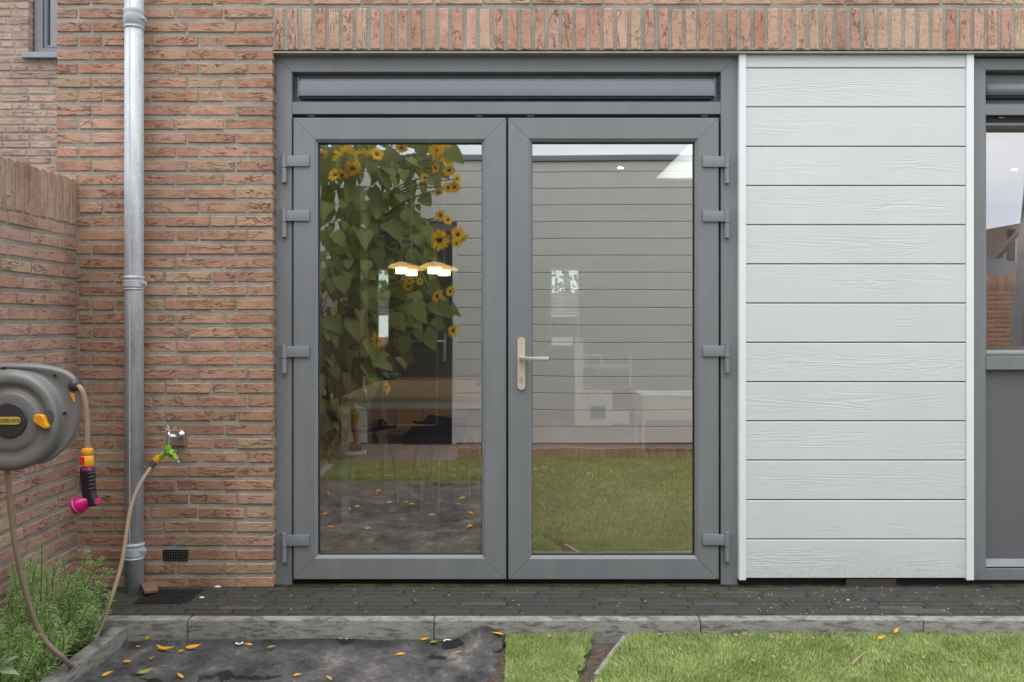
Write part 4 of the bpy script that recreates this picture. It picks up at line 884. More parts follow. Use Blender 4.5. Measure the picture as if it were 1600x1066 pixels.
# ------------------------------------------------------------------ planting
rr = random.Random(77)
rb = empty('rosemary_bush', (-1.8, -0.85, -0.115), 'bushy green rosemary shrub growing in the corner under the hose reel', 'shrub')
st = MB(); NV = []; NF = []
def needle(p, d, L, wdt):
    d = d.normalized(); s = d.cross(Vector((rr.uniform(-1, 1), rr.uniform(-1, 1), rr.uniform(-1, 1)))).normalized() * wdt; b0 = len(NV)
    m_ = p + d * L * .55; t_ = p + d * L + Vector((0, 0, -.12 * L)); u = s.cross(d).normalized() * wdt * .5
    NV.extend([p, m_ + s, m_ - s, t_, m_ + u]); NF.extend([(b0, b0 + 1, b0 + 4), (b0, b0 + 4, b0 + 2), (b0 + 1, b0 + 3, b0 + 4), (b0 + 4, b0 + 3, b0 + 2)])
sprigs = []
for i in range(135):
    bx, by = rr.uniform(-1.93, -1.64), rr.uniform(-1.15, -.50); 
    cx = -1.80; ht = rr.uniform(.16, .36) * (1 - .25 * abs(bx - cx) / .16) + (.05 if by > -.75 else 0)
    sprigs.append((Vector((bx, by, -.11)), Vector((bx + (bx - cx) * .55 + rr.uniform(-.05, .05), by + rr.uniform(-.08, .06), -.11 + ht)), rr.uniform(-.04, .04)))
pts_top = [(65, 845, 3.25), (62, 870, 3.3), (136, 862, 3.45), (20, 890, 3.2), (30, 930, 3.1), (110, 900, 3.35), (92, 905, 3.3), (146, 940, 3.4), (125, 910, 3.4), (8, 950, 3.05), (75, 895, 3.2), (140, 900, 3.5), (45, 905, 3.15), (150, 955, 3.35), (145, 925, 3.5)]
for px, py, d in pts_top:
    t_ = P(px, py, d); t_.x = max(t_.x, -1.95); sprigs.append((Vector((max(-1.93, min(-1.65, t_.x + rr.uniform(-.05, .05))), t_.y + rr.uniform(-.05, .05), -.11)), t_, rr.uniform(-.04, .04)))
for a, c, bend in sprigs:
    m_ = (a + c) / 2 + Vector((bend, bend * .5, .02)); cp = catmull([a, m_, c], 6); st.tube(cp, [.0035, .0012], 5)
    L = (c - a).length; nn_ = int(L / .0042)
    for k in range(nn_):
        u = .14 + .86 * k / nn_; idx = u * (len(cp) - 1); i0 = min(int(idx), len(cp) - 2); p_ = cp[i0].lerp(cp[i0 + 1], idx - i0); ax = (cp[i0 + 1] - cp[i0]).normalized()
        ang = rr.uniform(0, 6.28); side = ax.orthogonal().normalized(); side.rotate(Quaternion(ax, ang)); up = .35 + .9 * max(0, u - .75) * 4 * .5
        for q_ in range(2):
            s2 = side if q_ == 0 else -side
            needle(p_, s2 + ax * (up + rr.uniform(-.2, .4)), rr.uniform(.017, .030) * (1.1 - .4 * (u > .93)), .0013)
st.obj('stems', M['stemg'], rb)
NVa = np.array([tuple(v) for v in NV]); NVa[:, 0] = np.maximum(NVa[:, 0], GX + .004); o = np_mesh('needles', NVa, np.array(NF), M['rosemary']); o.parent = rb; o.location = -Vector(rb.location); o['kind'] = 'stuff'
def leaf_geo(base, tip, width, nrm, fold=.25, nseg=7, curl=.0, heart=False, wav=0):
    ax = (tip - base); L = ax.length; ax = ax / L; s = ax.cross(nrm).normalized(); nn2 = s.cross(ax).normalized(); v = []; f = []
    for i in range(nseg + 1):
        t_ = i / nseg
        wv = (math.sin(math.pi * min(1, t_ * .92 + .08) ** .62) ** .9 if heart else math.sin(math.pi * t_ ** .8)) * width / 2
        if i == nseg: wv = 0.0005
        back = (-.10 * L if (heart and i == 1) else 0)
        c = base + ax * (L * t_) - nn2 * curl * L * t_ * t_
        v += [c + s * wv + nn2 * fold * wv + ax * back, c, c - s * wv + nn2 * fold * wv + ax * back]
    for i in range(nseg): a = i * 3; f += [(a, a + 1, a + 4, a + 3), (a + 1, a + 2, a + 5, a + 4)]
    return v, f
sg = empty('broadleaf_herb', (-1.82, -1.4, -0.115), 'pale green broad-leaved herb at the bottom left corner', 'plant')
c0_ = P(-6, 1045, 2.85)
for i, (px, py, w_) in enumerate([(25, 1022, .028), (29, 1050, .028), (-10, 1012, .03), (10, 1018, .024), (-22, 1052, .03), (-14, 1030, .03)]):
    tp = P(px, py, 2.82); v, f = leaf_geo(c0_, tp, w_, Vector((0.1, -.5, 1)), .3, 7, .12); b = MB(); b.add(v, f); b.obj('leaf', M['sage'], sg, smooth=True)
b = MB(); b.tube([c0_, (c0_.x, c0_.y + .03, -.12)], .003, 6); b.obj('stem', M['stemg'], sg)

# fallen petals, leaves, twig
petg = 'fallen sunflower petals'
def petal_at(p, ang, L, W_, mat, name, label, cat, grp, lift=.006, onc=True):
    z = cloth_z(p.x, p.y) + .003 if onc else p.z; b = MB(); d = Vector((math.cos(ang), math.sin(ang), 0)); base = Vector((p.x, p.y, z)) - d * L / 2 + Vector((0, 0, lift * .3)); tip = base + d * L + Vector((0, 0, lift))
    v, f = leaf_geo(base, tip, W_, Vector((rr.uniform(-.5, .5), rr.uniform(-.8, -.1), 1)), .7, 8, 0); k9 = rr.uniform(-.5, .5); k8 = rr.uniform(.15, .5); v = [q + Vector((-d.y, d.x, 0)) * L * k9 * (((q - base).dot(d) / L) - .5) ** 2 * 1.6 + Vector((0, 0, L * k8 * (((q - base).dot(d) / L) - .45) ** 2)) for q in v]; b.add(v, f); o = b.obj(name, mat, None, smooth=True)
    sd2 = o.modifiers.new('solid', 'SOLIDIFY'); sd2.thickness = .0008; tag(o, label, cat, grp)
PT = [(218, 995, .04, 'touching the leftmost eyelet'), (229, 998, .035, 'right beside the leftmost eyelet, second in line'), (240, 996, .05, 'on the cloth below the drain cover'), (258, 995, .03, 'curled against the kerb foot, left part'),
      (217, 1006, .022, 'just below the leftmost eyelet'), (258, 1013, .06, 'lying in the dark fold, in a clump'), (250, 1012, .035, 'at the left of the clump in the fold'), (285, 1015, .03, 'left of a pair near the wet patch'), (302, 1011, .055, 'right of a pair near the wet patch'),
      (200, 1030, .04, 'alone on the cloth near the edging band'), (168, 1058, .035, 'nearest the bottom left of the cloth'), (237, 1025, .018, 'small and broken, left centre of the cloth'), (282, 1056, .03, 'small, beside the dusty streak at the bottom'), (388, 1006, .03, 'beside the second eyelet from the left'),
      (602, 993, .04, 'against the kerb foot below the left door'), (648, 993, .025, 'left of the bright folded petal by the kerb'), (683, 991, .028, 'upright against the kerb near the joint'), (664, 999, .035, 'next to the pale green pod on the cloth'), (625, 1020, .035, 'alone in the middle of the cloth'), (715, 1021, .02, 'on the cloth below the hump'),
      (775, 996, .03, 'at the cloth edge where turf begins, upper'), (778, 1004, .04, 'bright and curled where cloth meets turf'), (465, 1055, .028, 'on the cloth at bottom centre'), (515, 1064, .024, 'at the bottom border of the cloth')]
for px, py, L, wh in PT:
    p = G(px, py, -0.10); petal_at(p, rr.uniform(-.6, .6) + (math.pi if rr.random() < .5 else 0), L * 1.15, L * .31, M['petal_fallen'], 'fallen_petal', 'orange-yellow fallen petal ' + wh, 'petal', petg, rr.uniform(.002, .012))
for px, py, L, wh in [(931, 990, .03, 'at the tip of the bare soil gap'), (1059, 978, .025, 'at the kerb foot above the right turf'), (1401, 995, .034, 'standing bright in the turf below the cladding'), (1377, 1006, .028, 'dull, left of the bright one in the turf'), (1533, 1044, .032, 'in the turf at lower right')]:
    p = G(px, py, -0.088); p.z = -.074; petal_at(p, rr.uniform(-1, 1), L, L * .45, M['petal_fallen'], 'fallen_petal', 'orange-yellow fallen petal ' + wh, 'petal', petg, .012, False)
for px, py, wh in [(227, 1051, 'under an orange petal on the left of the cloth'), (677, 1004, 'pod-shaped, beside the eyelet near the hump'), (424, 1011, 'right of the second eyelet')]:
    petal_at(G(px, py, -.1), rr.uniform(-.4, .4), .055 if px < 300 else .035, .014, M['leaf_green'], 'fallen_leaf', 'fresh green fallen leaf ' + wh, 'leaf', 'fallen leaves', .008)
_lw = {}
def LEAFW(px, py):
    t_ = LEAFW0(px, py); _lw[t_] = _lw.get(t_, 0) + 1; return t_ + ['', ', second from left', ', third from left', ', fourth from left', ', fifth from left', ', sixth from left'][min(5, _lw[t_] - 1)]
def LEAFW0(px, py):
    a = 'in the left turf piece' if px < 925 else ('below the right door' if px < 1155 else ('below the cladding panel' if px < 1440 else 'near the right edge'))
    c = 'close to kerb' if py < 993 else ('just off the kerb' if py < 1010 else ('midway to camera' if py < 1038 else 'nearest the camera'))
    return 'dry tan leaf ' + a + ', ' + c
for i, (px, py) in enumerate(sorted([(1150, 1000), (1162, 998), (1206, 1003), (1208, 1034), (1270, 1005), (1225, 1052), (1195, 990), (1345, 990), (1413, 990), (1422, 989), (1388, 1041), (1330, 1017), (1371, 1038), (1505, 1048), (1490, 995), (1505, 992), (1443, 1035), (1030, 999), (1073, 996), (1062, 1022), (963, 1048), (1148, 1044), (1175, 1058), (850, 1051), (817, 1042), (858, 1001), (876, 984), (1300, 1062), (1176, 1040)])):
    p = G(px, py, -.088); p.z = -.074; petal_at(p, rr.uniform(0, 6), rr.uniform(.014, .022), .009, M['leaf_pale'], 'dry_leaf', LEAFW(px, py), 'leaf', 'dry leaf scraps in the turf', .006, False)
tw = MB(); a, c = G(1331, 1039, -.074), G(1352, 1020, -.074); tw.tube([a, (a + c) / 2 + Vector((.002, 0, .006)), c], [.0042, .0026], 7, smooth=4); tag(tw.obj('twig', M['leaf_pale'], smooth=True), 'pale broken twig lying on the turf below the cladding panel', 'twig')
# grey sheet-metal scrap and pale stone by the downpipe
b = MB(); p0 = P(222, 934, 3.72); b.add([tuple(G(226, 934, ZP)[:2]) + (ZP + .016,), tuple(G(247, 930, ZP)[:2]) + (ZP + .012,), tuple(G(244, 923, ZP)[:2]) + (ZP + .034,), tuple(G(220, 926, ZP)[:2]) + (ZP + .030,)], [(0, 1, 2, 3)]); o = b.obj('tile_shard', plain('shard_brown', (.22, .13, .075), .9)); s2 = o.modifiers.new('s', 'SOLIDIFY'); s2.thickness = .012; tag(o, 'brown broken tile shard leaning on the drain cover beside the downpipe', 'shard')
for px, py, s, wh in [(341, 917, .022, 'white chip against the wall foot right of the drain cover'), (315, 934, .012, 'small white chip on the paving right of the drain'), (1325, 938, .008, 'small white pebble on the paving below the cladding')]:
    p = G(px, py, ZP); b = MB(); v = []
    for k in range(7): a = 2 * math.pi * k / 7; v.append((p.x + s * math.cos(a) * rr.uniform(.7, 1.2), p.y + .5 * s * math.sin(a), ZP + .001))
    v2 = [(x * .0 + p.x + (x - p.x) * .6, p.y + (y - p.y) * .6, ZP + s * .35) for x, y, z in v]; b.add(v + v2, [tuple(range(7, 14))] + [(i, (i + 1) % 7, 7 + (i + 1) % 7, 7 + i) for i in range(7)]); tag(b.obj('stone_chip', M['white_trim'], ang=30), wh, 'stone')
# tiny debris scattered on the paving
V = []; FF = []
for i in range(230):
    x = rr.uniform(-1.6, 3.0) if rr.random() < .5 else rr.uniform(1.0, 2.6); y = rr.uniform(-.38, .0); s = rr.uniform(.0012, .0042); b0 = len(V)
    V += [(x - s, y, ZP + .001), (x + s * .4, y - s, ZP + .001), (x + s, y + s * .7, ZP + .001), (x, y, ZP + s * .9 + .001)]; FF += [(b0, b0 + 1, b0 + 3), (b0 + 1, b0 + 2, b0 + 3), (b0 + 2, b0, b0 + 3)]
o = np_mesh('grit', np.array(V), np.array(FF), plain('grit_pale', (.45, .43, .38), .9)); tag(o, 'pale grit and chips scattered over the dark paving', 'grit', kind='stuff')
# moss tufts in the joints and along the kerb foot
V = []; FF = []
def tuft(x, y, z, s, k):
    for _ in range(k):
        a = rr.uniform(0, 6.28); l = rr.uniform(.4, 1) * s; b0 = len(V); dx, dy = math.cos(a), math.sin(a); px_, py_ = x + rr.uniform(-s, s), y + rr.uniform(-s, s) * .5
        V.extend([(px_ - dy * .0015, py_ + dx * .0015, z), (px_ + dy * .0015, py_ - dx * .0015, z), (px_ + dx * l * .7, py_ + dy * l * .7, z + l)]); FF.append((b0, b0 + 1, b0 + 2))
for i in range(150): tuft(rr.uniform(-1.5, -.15), -.458 - rr.uniform(0, .012), -.11, .016, 14)
for i in range(60): tuft(rr.uniform(-1.5, 2.9), -.012 - .0522 * rr.randrange(8), ZP - .002, .006, 8)
for px, py in ((1108, 932), (727, 924), (403, 954), (1165, 905), (480, 951)): q_ = G(px, py, ZP); tuft(q_.x, q_.y, ZP, .014, 30)
o = np_mesh('moss', np.array(V), np.array(FF), leafmat('moss', (.05, .09, .02), (.22, .32, .05), .9)); tag(o, 'small moss and weed tufts along the kerb foot and paving joints', 'moss', kind='stuff')
# ------------------------------------------------------------------ room behind the glass
M['floorwood'] = plain('floor_wood', (0.21, 0.145, 0.085), 0.45, 0, 0.25, 3, 0.1)
M['wallpaint'] = plain('interior_paint', (0.50, 0.49, 0.45), 0.9, 0, 0.03, 3, 0)
M['ceilpaint'] = plain('ceiling_paint', (0.40, 0.40, 0.38), 0.9, 0, 0.03, 3, 0)
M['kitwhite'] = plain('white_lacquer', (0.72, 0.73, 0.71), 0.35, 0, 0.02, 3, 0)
M['kitdim'] = plain('white_lacquer_dimmed', (0.52, 0.56, 0.54), 0.5, 0, 0.03, 3, 0)  # white lacquer toned down: the faint look behind glass is in the colour
M['tabletop'] = plain('table_oak_dimmed', (0.22, 0.15, 0.095), 0.7, 0, 0.12, 8, 0.05)  # pale oak darkened: the dim light on the top is in the colour
M['tableleg'] = plain('table_aluminium', (0.88, 0.90, 0.87), 0.5, 0.0, 0.04, 8, 0)
M['seat'] = plain('chair_shell', (0.05, 0.045, 0.05), 0.5, 0, 0.1, 8, 0)
M['brown'] = plain('walnut', (0.30, 0.17, 0.09), 0.55, 0, 0.15, 6, 0)
M['darkglass'] = plain('oven_glass', (0.03, 0.03, 0.035), 0.15, 0, 0.05, 6, 0)
M['teal'] = plain('teal_ceramic', (0.06, 0.22, 0.25), 0.4, 0, 0.05, 6, 0)
M['fabricw'] = leafmat('blind_fabric', (0.80, 0.78, 0.66), (0.86, 0.84, 0.74), 0.9, 6, .6)
def emis(name, col, s):
    m = bpy.data.materials.new(name); m.use_nodes = True; b = m.node_tree.nodes['Principled BSDF']; b.inputs['Base Color'].default_value = (*col, 1); b.inputs['Emission Color'].default_value = (*col, 1); b.inputs['Emission Strength'].default_value = s; return m
M['shade'] = emis('lamp_wood', (.62, .36, .15), .75); M['lampglow'] = emis('lamp_glow', (1.0, 0.74, 0.42), 6.0); M['spot'] = emis('spot_glow', (1, .95, .85), 14)
RX0, RX1, RY1, RZ = -1.95, 5.0, 7.5, 2.6
b = MB(); b.box(RX0, RX1, 0.302, RY1, -0.1, 0.02); tag(b.obj('room_floor', M['floorwood']), kind='structure')
SX0, SX1, SY0, SY1 = 1.42, 2.5, 2.9, 4.78
b = MB(); b.box(RX0 - .1, SX0, 0.1, RY1 + .1, RZ, RZ + .2); b.box(SX1, RX1 + .1, 0.1, RY1 + .1, RZ, RZ + .2); b.box(SX0, SX1, 0.1, SY0, RZ, RZ + .2); b.box(SX0, SX1, SY1, RY1 + .1, RZ, RZ + .2); tag(b.obj('ceiling', M['ceilpaint']), kind='structure')
sk = empty('roof_light', ((SX0 + SX1) / 2, (SY0 + SY1) / 2, RZ + .2), 'white framed flat roof light in the ceiling of the room, seen through the right door', 'roof light')
b = MB(); b.box(SX0 - .08, SX0, SY0, SY1, RZ + .201, RZ + .32); b.box(SX1, SX1 + .08, SY0, SY1, RZ + .201, RZ + .32); b.box(SX0 - .08, SX1 + .08, SY0 - .08, SY0, RZ + .201, RZ + .32); b.box(SX0 - .08, SX1 + .08, SY1, SY1 + .08, RZ + .201, RZ + .32); b.obj('shaft', M['kitwhite'], sk)
op_ = NT('opal_pane'); tl = op_.n('ShaderNodeBsdfTranslucent'); tl.inputs[0].default_value = (.86, .92, .86, 1); op_.l(tl.outputs[0], op_.out.inputs[0])
b = MB(); b.add([(SX0, SY0, RZ + .015), (SX1, SY0, RZ + .015), (SX1, SY1, RZ + .015), (SX0, SY1, RZ + .015)], [(0, 1, 2, 3)]); b.obj('opal_pane', op_.m, sk)
b = MB(); b.box(RX0 - .1, RX0, 0.302, RY1, -.1, RZ); b.box(RX1, RX1 + .1, 0.302, RY1, -.1, RZ)
tag(b.obj('side_walls', M['wallpaint']), kind='structure')
# far wall with two window openings
WZ0, WZ1 = 0.86, 1.88; op = [(-1.77, -1.60), (.50, .89)]
b = MB(); b.box(RX0 - .1, RX1 + .1, RY1, RY1 + .15, -.1, WZ0); b.box(RX0 - .1, RX1 + .1, RY1, RY1 + .15, WZ1, RZ); b.box(RX0 - .1, op[0][0], RY1, RY1 + .15, WZ0, WZ1); b.box(op[0][1], op[1][0], RY1, RY1 + .15, WZ0, WZ1); b.box(op[1][1], RX1 + .1, RY1, RY1 + .15, WZ0, WZ1)
tag(b.obj('far_wall', M['wallpaint']), kind='structure')
for (a, c), wh in zip(op, ('narrow street-side window with blind, seen through the left door', 'street-side window with pleated blind, seen through the right door')):
    fw = empty('street_window', ((a + c) / 2, RY1 + .05, WZ0), wh, 'window'); b = MB(); rframe(b, a, c, WZ0, WZ1, .02, RY1 + .03, RY1 + .09); b.obj('window_frame', M['kitwhite'], fw)
    b = MB(); b.box(a + .02, c - .02, RY1 + .055, RY1 + .06, WZ0 + .02, WZ1 - .02); b.obj('glass_pane', M['glass_clear'], fw)
    for k in range(9): z = 1.27 + k * .033; b = MB(); b.add([(a + .015, RY1 - .02, z), (c - .015, RY1 - .02, z), (c - .015, RY1 - .005, z + .015), (a + .015, RY1 - .005, z + .015), (a + .015, RY1 - .02, z + .031), (c - .015, RY1 - .02, z + .031)], [(0, 1, 2, 3), (3, 2, 5, 4)]); b.obj('blind_pleat', M['fabricw'], fw)
# interior door post seen as pale upright
b = MB(); q0, q1 = P(563, 0, 6.6), P(574, 0, 6.6); b.box(q0.x, q1.x, 2.6, 2.62, .92, RZ - .002); tag(b.obj('curtain_strip', plain('curtain_cloth', (.42, .44, .38), .9)), 'narrow pale curtain strip hanging inside behind the left door', 'curtain')
# table
tb_ = empty('dining_table', (-.48, 1.5, .02), 'long table with oak top and pale metal legs inside behind the left door', 'table')
tx0, tx1, ty0, ty1 = P(532, 0, 4.95).x, 0.06, .95, 2.4
b = MB(); b.box(tx0, tx1, ty0, ty1, .725, .755, bev=.003); b.obj('table_top', M['tabletop'], tb_); b = MB(); b.box(tx0, tx1, ty0 - .0035, ty0 - .0005, .727, .753); b.obj('edge_band', plain('pale_oak', (.72, .58, .40), .6), tb_)
b = MB(); rframe(b, tx0 + .004, tx1 - .004, 0, 0, 0, 0, 0); b = MB(); b.box(tx0 + .004, tx1 - .004, ty0 + .004, ty0 + .04, .69, .7245); b.box(tx0 + .004, tx1 - .004, ty1 - .04, ty1 - .004, .69, .7245); b.box(tx0 + .004, tx0 + .04, ty0 + .04, ty1 - .04, .69, .7245); b.box(tx1 - .04, tx1 - .004, ty0 + .04, ty1 - .04, .69, .7245); b.obj('apron', M['tableleg'], tb_)
for x in (tx0 + .004, tx1 - .048):
    for y in (ty0 + .004, ty1 - .048): b = MB(); b.box(x, x + .044, y, y + .044, .02, .6895); b.obj('leg', M['tableleg'], tb_)
# chairs
def chair(x, y, rz, label):
    c = empty('dining_chair', (0, 0, 0), label, 'chair', 'chairs at the dining table'); 
    b = MB(); sh = [(-.20, .19, .46), (-.20, -.02, .44), (-.18, -.16, .455), (-.17, -.20, .53), (-.16, -.24, .68), (-.13, -.255, .80)]
    n = len(sh); vs = []
    for xx, yy, zz in sh:
        for k in range(5): u = -1 + k / 2; vs.append((-xx * u, yy, zz + .03 * u * u))
    b.add(vs, [(i * 5 + k, i * 5 + k + 1, (i + 1) * 5 + k + 1, (i + 1) * 5 + k) for i in range(n - 1) for k in range(4)]); s_ = b.obj('seat_shell', M['seat'], c, smooth=True); m_ = s_.modifiers.new('s', 'SOLIDIFY'); m_.thickness = .014
    for sx in (-1, 1):
        for sy in (-1, 1): b = MB(); b.tube([(sx * .12, sy * .12, .44), (sx * .17, sy * .17, .30), (sx * .205, sy * .20, .0)], .0085, 8, smooth=3); b.obj('leg', M['tableleg'], c, smooth=True)
    c.location = (x, y, .02); c.rotation_euler = (0, 0, rz); return c
stl = empty('stool', (-.48, 1.5, .02), 'narrow dark stool with thin pale legs under the near end of the table', 'stool')
b = MB(); b.box(-.66, -.30, 1.24, 1.74, .44, .50, bev=.02); b.obj('seat', M['seat'], stl, ang=40)
for a_, c_ in ((-.54, 1.27), (-.44, 1.27), (-.52, 1.70), (-.42, 1.70)): b = MB(); b.tube([(a_, c_, .44), (a_, c_, .02)], .0085, 10); b.obj('leg', M['tableleg'], stl, smooth=True)
chair(-.98, 1.72, R(-70), 'dark shell chair with chrome legs at the left side of the table')
chair(-.44, 2.0, R(80), 'dark shell chair with chrome legs tucked under the middle of the table')
# pendants
for px, py, d, w_, L in [(627, 417, 5.6, 42, 'leftmost wooden pendant lamp above the table'), (643, 421, 6.1, 42, 'second wooden pendant lamp from the left above the table'), (679, 417, 5.6, 50, 'third and widest wooden pendant lamp above the table'), (694, 421, 6.1, 44, 'rightmost wooden pendant lamp above the table')]:
    c = P(px, py, d); rr_ = w_ * d / F / 2; pl_ = empty('pendant_lamp', c, L, 'lamp', 'wooden pendant lamps over the table')
    b = MB(); pf = [(rr_, -.002), (rr_ * .99, .002), (rr_ * .75, .018), (rr_ * .4, .030), (.01, .036)]; b.lathe(pf, c - Vector((0, 0, .005)), n=28); b.obj('lamp_shade', M['shade'], pl_, ang=50)
    b = MB(); b.lathe([(rr_ * .42, -.038), (rr_ * .42, -.004)], c - Vector((0, 0, .005)), n=20); b.obj('bulb_glass', M['lampglow'], pl_)
    b = MB(); b.tube([c + Vector((0, 0, .03)), (c.x, c.y, RZ)], .0016, 5); b.obj('cord', M['kitwhite'], pl_)
for i, (lx, ly, L) in enumerate([(.95, 1.0, 'added unseen ceiling light just inside the right door'), (-1.62, 2.6, 'added unseen ceiling light near the left side wall'), (2.9, 1.4, 'added unseen ceiling light inside the right window')]):  # added lights out of view, put in to brighten the room
    b = MB(); b.lathe([(.02, -.004), (.02, 0)], (lx, ly, RZ - .001), n=20); tag(b.obj('ceiling_spot', M['spot']), L, 'lamp')
    ld = bpy.data.lights.new('spot_light', 'SPOT'); ld.energy = 40; ld.spot_size = R(140); ld.spot_blend = .5; ld.color = (1, .93, .82); ld.shadow_soft_size = .02; lo_ = bpy.data.objects.new('spot_light', ld); COL.objects.link(lo_); lo_.location = (lx, ly, RZ - .012)
for px, py, L in [(969, 262, 'lit ceiling downlight seen through the right door'), (1585, 265, 'lit ceiling downlight seen through the right window')]:
    q = P(px, py, 1.43 * F / (505 - py)); b = MB(); b.lathe([(.024, -.004), (.024, 0)], (q.x, q.y, RZ - .001), n=20); tag(b.obj('ceiling_spot', M['spot']), L, 'lamp')
    ld = bpy.data.lights.new('spot_light', 'SPOT'); ld.energy = 60; ld.spot_size = R(120); ld.spot_blend = .5; ld.color = (1, .93, .82); ld.shadow_soft_size = .012; lo_ = bpy.data.objects.new('spot_light', ld); COL.objects.link(lo_); lo_.location = (q.x, q.y, RZ - .012)
# sideboard with dish
sb = empty('sideboard', (-1.1, 4.6, .02), 'low brown wooden sideboard at the back behind the table', 'cabinet'); q0, q1 = P(575, 594, 8.4), P(703, 622, 8.4)
b = MB(); b.box(q0.x, q1.x, 4.4, 4.85, .12, q0.z); b.obj('carcass', M['brown'], sb)
for k in range(3): b = MB(); wd = (q1.x - q0.x) / 3; b.box(q0.x + k * wd + .006, q0.x + (k + 1) * wd - .006, 4.382, 4.399, .15, q0.z - .03); b.obj('cabinet_door', M['brown'], sb)
for x in (q0.x + .04, q1.x - .08):
    for y in (4.43, 4.78): b = MB(); b.box(x, x + .04, y, y + .04, .02, .12); b.obj('leg', M['seat'], sb)
b = MB(); q = P(610, 588, 8.5); b.lathe([(.05, 0), (.11, .05), (.115, .06), (.10, .052), (.045, .01)], (q.x, q.y, q0.z), n=20); tag(b.obj('bowl', M['teal'], smooth=True), 'teal bowl on the brown sideboard', 'bowl')
# toy kitchen
tk = empty('toy_kitchen', P(943, 600, 9.9) * 1, 'white wooden toy kitchen with oven and shelves, faint behind the right door', 'toy kitchen')
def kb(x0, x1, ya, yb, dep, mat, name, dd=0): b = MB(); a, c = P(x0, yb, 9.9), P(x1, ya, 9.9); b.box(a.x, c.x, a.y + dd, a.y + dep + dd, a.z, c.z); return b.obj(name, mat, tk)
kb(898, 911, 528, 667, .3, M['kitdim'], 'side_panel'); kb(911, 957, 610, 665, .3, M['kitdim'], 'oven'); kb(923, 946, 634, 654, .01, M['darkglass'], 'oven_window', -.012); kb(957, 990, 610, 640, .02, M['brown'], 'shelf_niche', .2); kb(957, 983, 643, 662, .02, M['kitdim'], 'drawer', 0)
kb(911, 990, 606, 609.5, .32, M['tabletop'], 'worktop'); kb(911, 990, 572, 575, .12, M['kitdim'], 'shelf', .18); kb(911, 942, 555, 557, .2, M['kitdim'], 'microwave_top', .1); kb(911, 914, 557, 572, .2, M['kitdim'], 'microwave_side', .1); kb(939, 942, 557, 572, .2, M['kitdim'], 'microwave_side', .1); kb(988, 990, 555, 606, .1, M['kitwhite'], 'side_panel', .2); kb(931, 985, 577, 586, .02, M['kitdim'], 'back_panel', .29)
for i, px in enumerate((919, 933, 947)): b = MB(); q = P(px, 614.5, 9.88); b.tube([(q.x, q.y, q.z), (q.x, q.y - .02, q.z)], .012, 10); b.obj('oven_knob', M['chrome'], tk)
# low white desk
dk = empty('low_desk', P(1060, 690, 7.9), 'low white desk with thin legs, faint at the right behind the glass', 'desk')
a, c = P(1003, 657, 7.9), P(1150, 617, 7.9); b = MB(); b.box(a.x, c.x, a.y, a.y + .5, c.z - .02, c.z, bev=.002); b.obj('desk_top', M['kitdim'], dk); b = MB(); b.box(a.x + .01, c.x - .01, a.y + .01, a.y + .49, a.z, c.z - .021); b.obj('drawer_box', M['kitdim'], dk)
for x in (a.x + .005, c.x - .03):
    for y in (a.y + .01, a.y + .46): b = MB(); b.box(x, x + .025, y, y + .025, .02, a.z - .001); b.obj('leg', M['kitdim'], dk)
# street beyond: car, hedge tree
b = MB(); b.box(-12, 12, RY1 + .2, 30, -.155, -.03); tag(b.obj('street', plain('street_paving', (.22, .21, .20), .9)), kind='structure')
car = empty('parked_car', (1.2, 13, -.03), 'silver parked car in the street seen through the far window', 'car')
cpf = [(-2.0, .30), (-2.05, .62), (-1.9, .82), (-1.2, .92), (-.55, 1.38), (.75, 1.42), (1.6, 1.02), (2.0, .95), (2.08, .6), (2.05, .3)]
b = MB(); b.prism([(1.2 + x, z - .03) for x, z in cpf], 12.2, 13.8); o = b.obj('body', plain('car_silver', (.6, .62, .64), .25, .4), car); bv = o.modifiers.new('b', 'BEVEL'); bv.width = .06; bv.segments = 3
b = MB(); b.prism([(1.2 + x, z - .03) for x, z in [(-1.05, .93), (-.50, 1.31), (.70, 1.35), (1.35, .98)]], 12.185, 12.198); b.obj('side_window', M['darkglass'], car)
for x in (-1.25, 1.3):
    for y in (12.16, 13.66): b = MB(); b.tube([(1.2 + x, y, .29), (1.2 + x, y + .18, .29)], .32, 24); wv_ = b.obj('wheel', M['rubber'], car, ang=40); b = MB(); b.tube([(1.2 + x, y - .005, .29), (1.2 + x, y + .185, .29)], .2, 20); b.obj('rim', M['nickel'], wv_, ang=40)
def leaf_cloud(name, parent, cen, rad, n, s, mat, seed, lo=0.35):
    r = np.random.default_rng(seed); u = r.normal(0, 1, (n, 3)); u /= np.linalg.norm(u, axis=1)[:, None]; rr2 = r.uniform(lo, 1, n) ** .5
    lob = 1 + .22 * np.sin(u[:, 0] * 5 + seed) * np.cos(u[:, 2] * 6) + .15 * np.sin(u[:, 1] * 9 + 2)
    p = np.array(cen) + u * rr2[:, None] * np.array(rad) * lob[:, None]
    a = r.normal(0, 1, (n, 3)); a /= np.linalg.norm(a, axis=1)[:, None]; c = np.cross(a, r.normal(0, 1, (n, 3))); c /= np.linalg.norm(c, axis=1)[:, None]; sz = s * r.uniform(.6, 1.3, n)[:, None]
    v = np.stack([p - a * sz, p + c * sz * .5, p + a * sz, p - c * sz * .5], 1).reshape(-1, 3); f = np.arange(n * 4).reshape(-1, 4)
    o = np_mesh(name, v, f, mat); o['kind'] = 'stuff'
    if parent: o.parent = parent; o.location = -Vector(parent.location)
    return o
M['treeleaf'] = leafmat('tree_leaf', (.07, .13, .025), (.22, .30, .07))
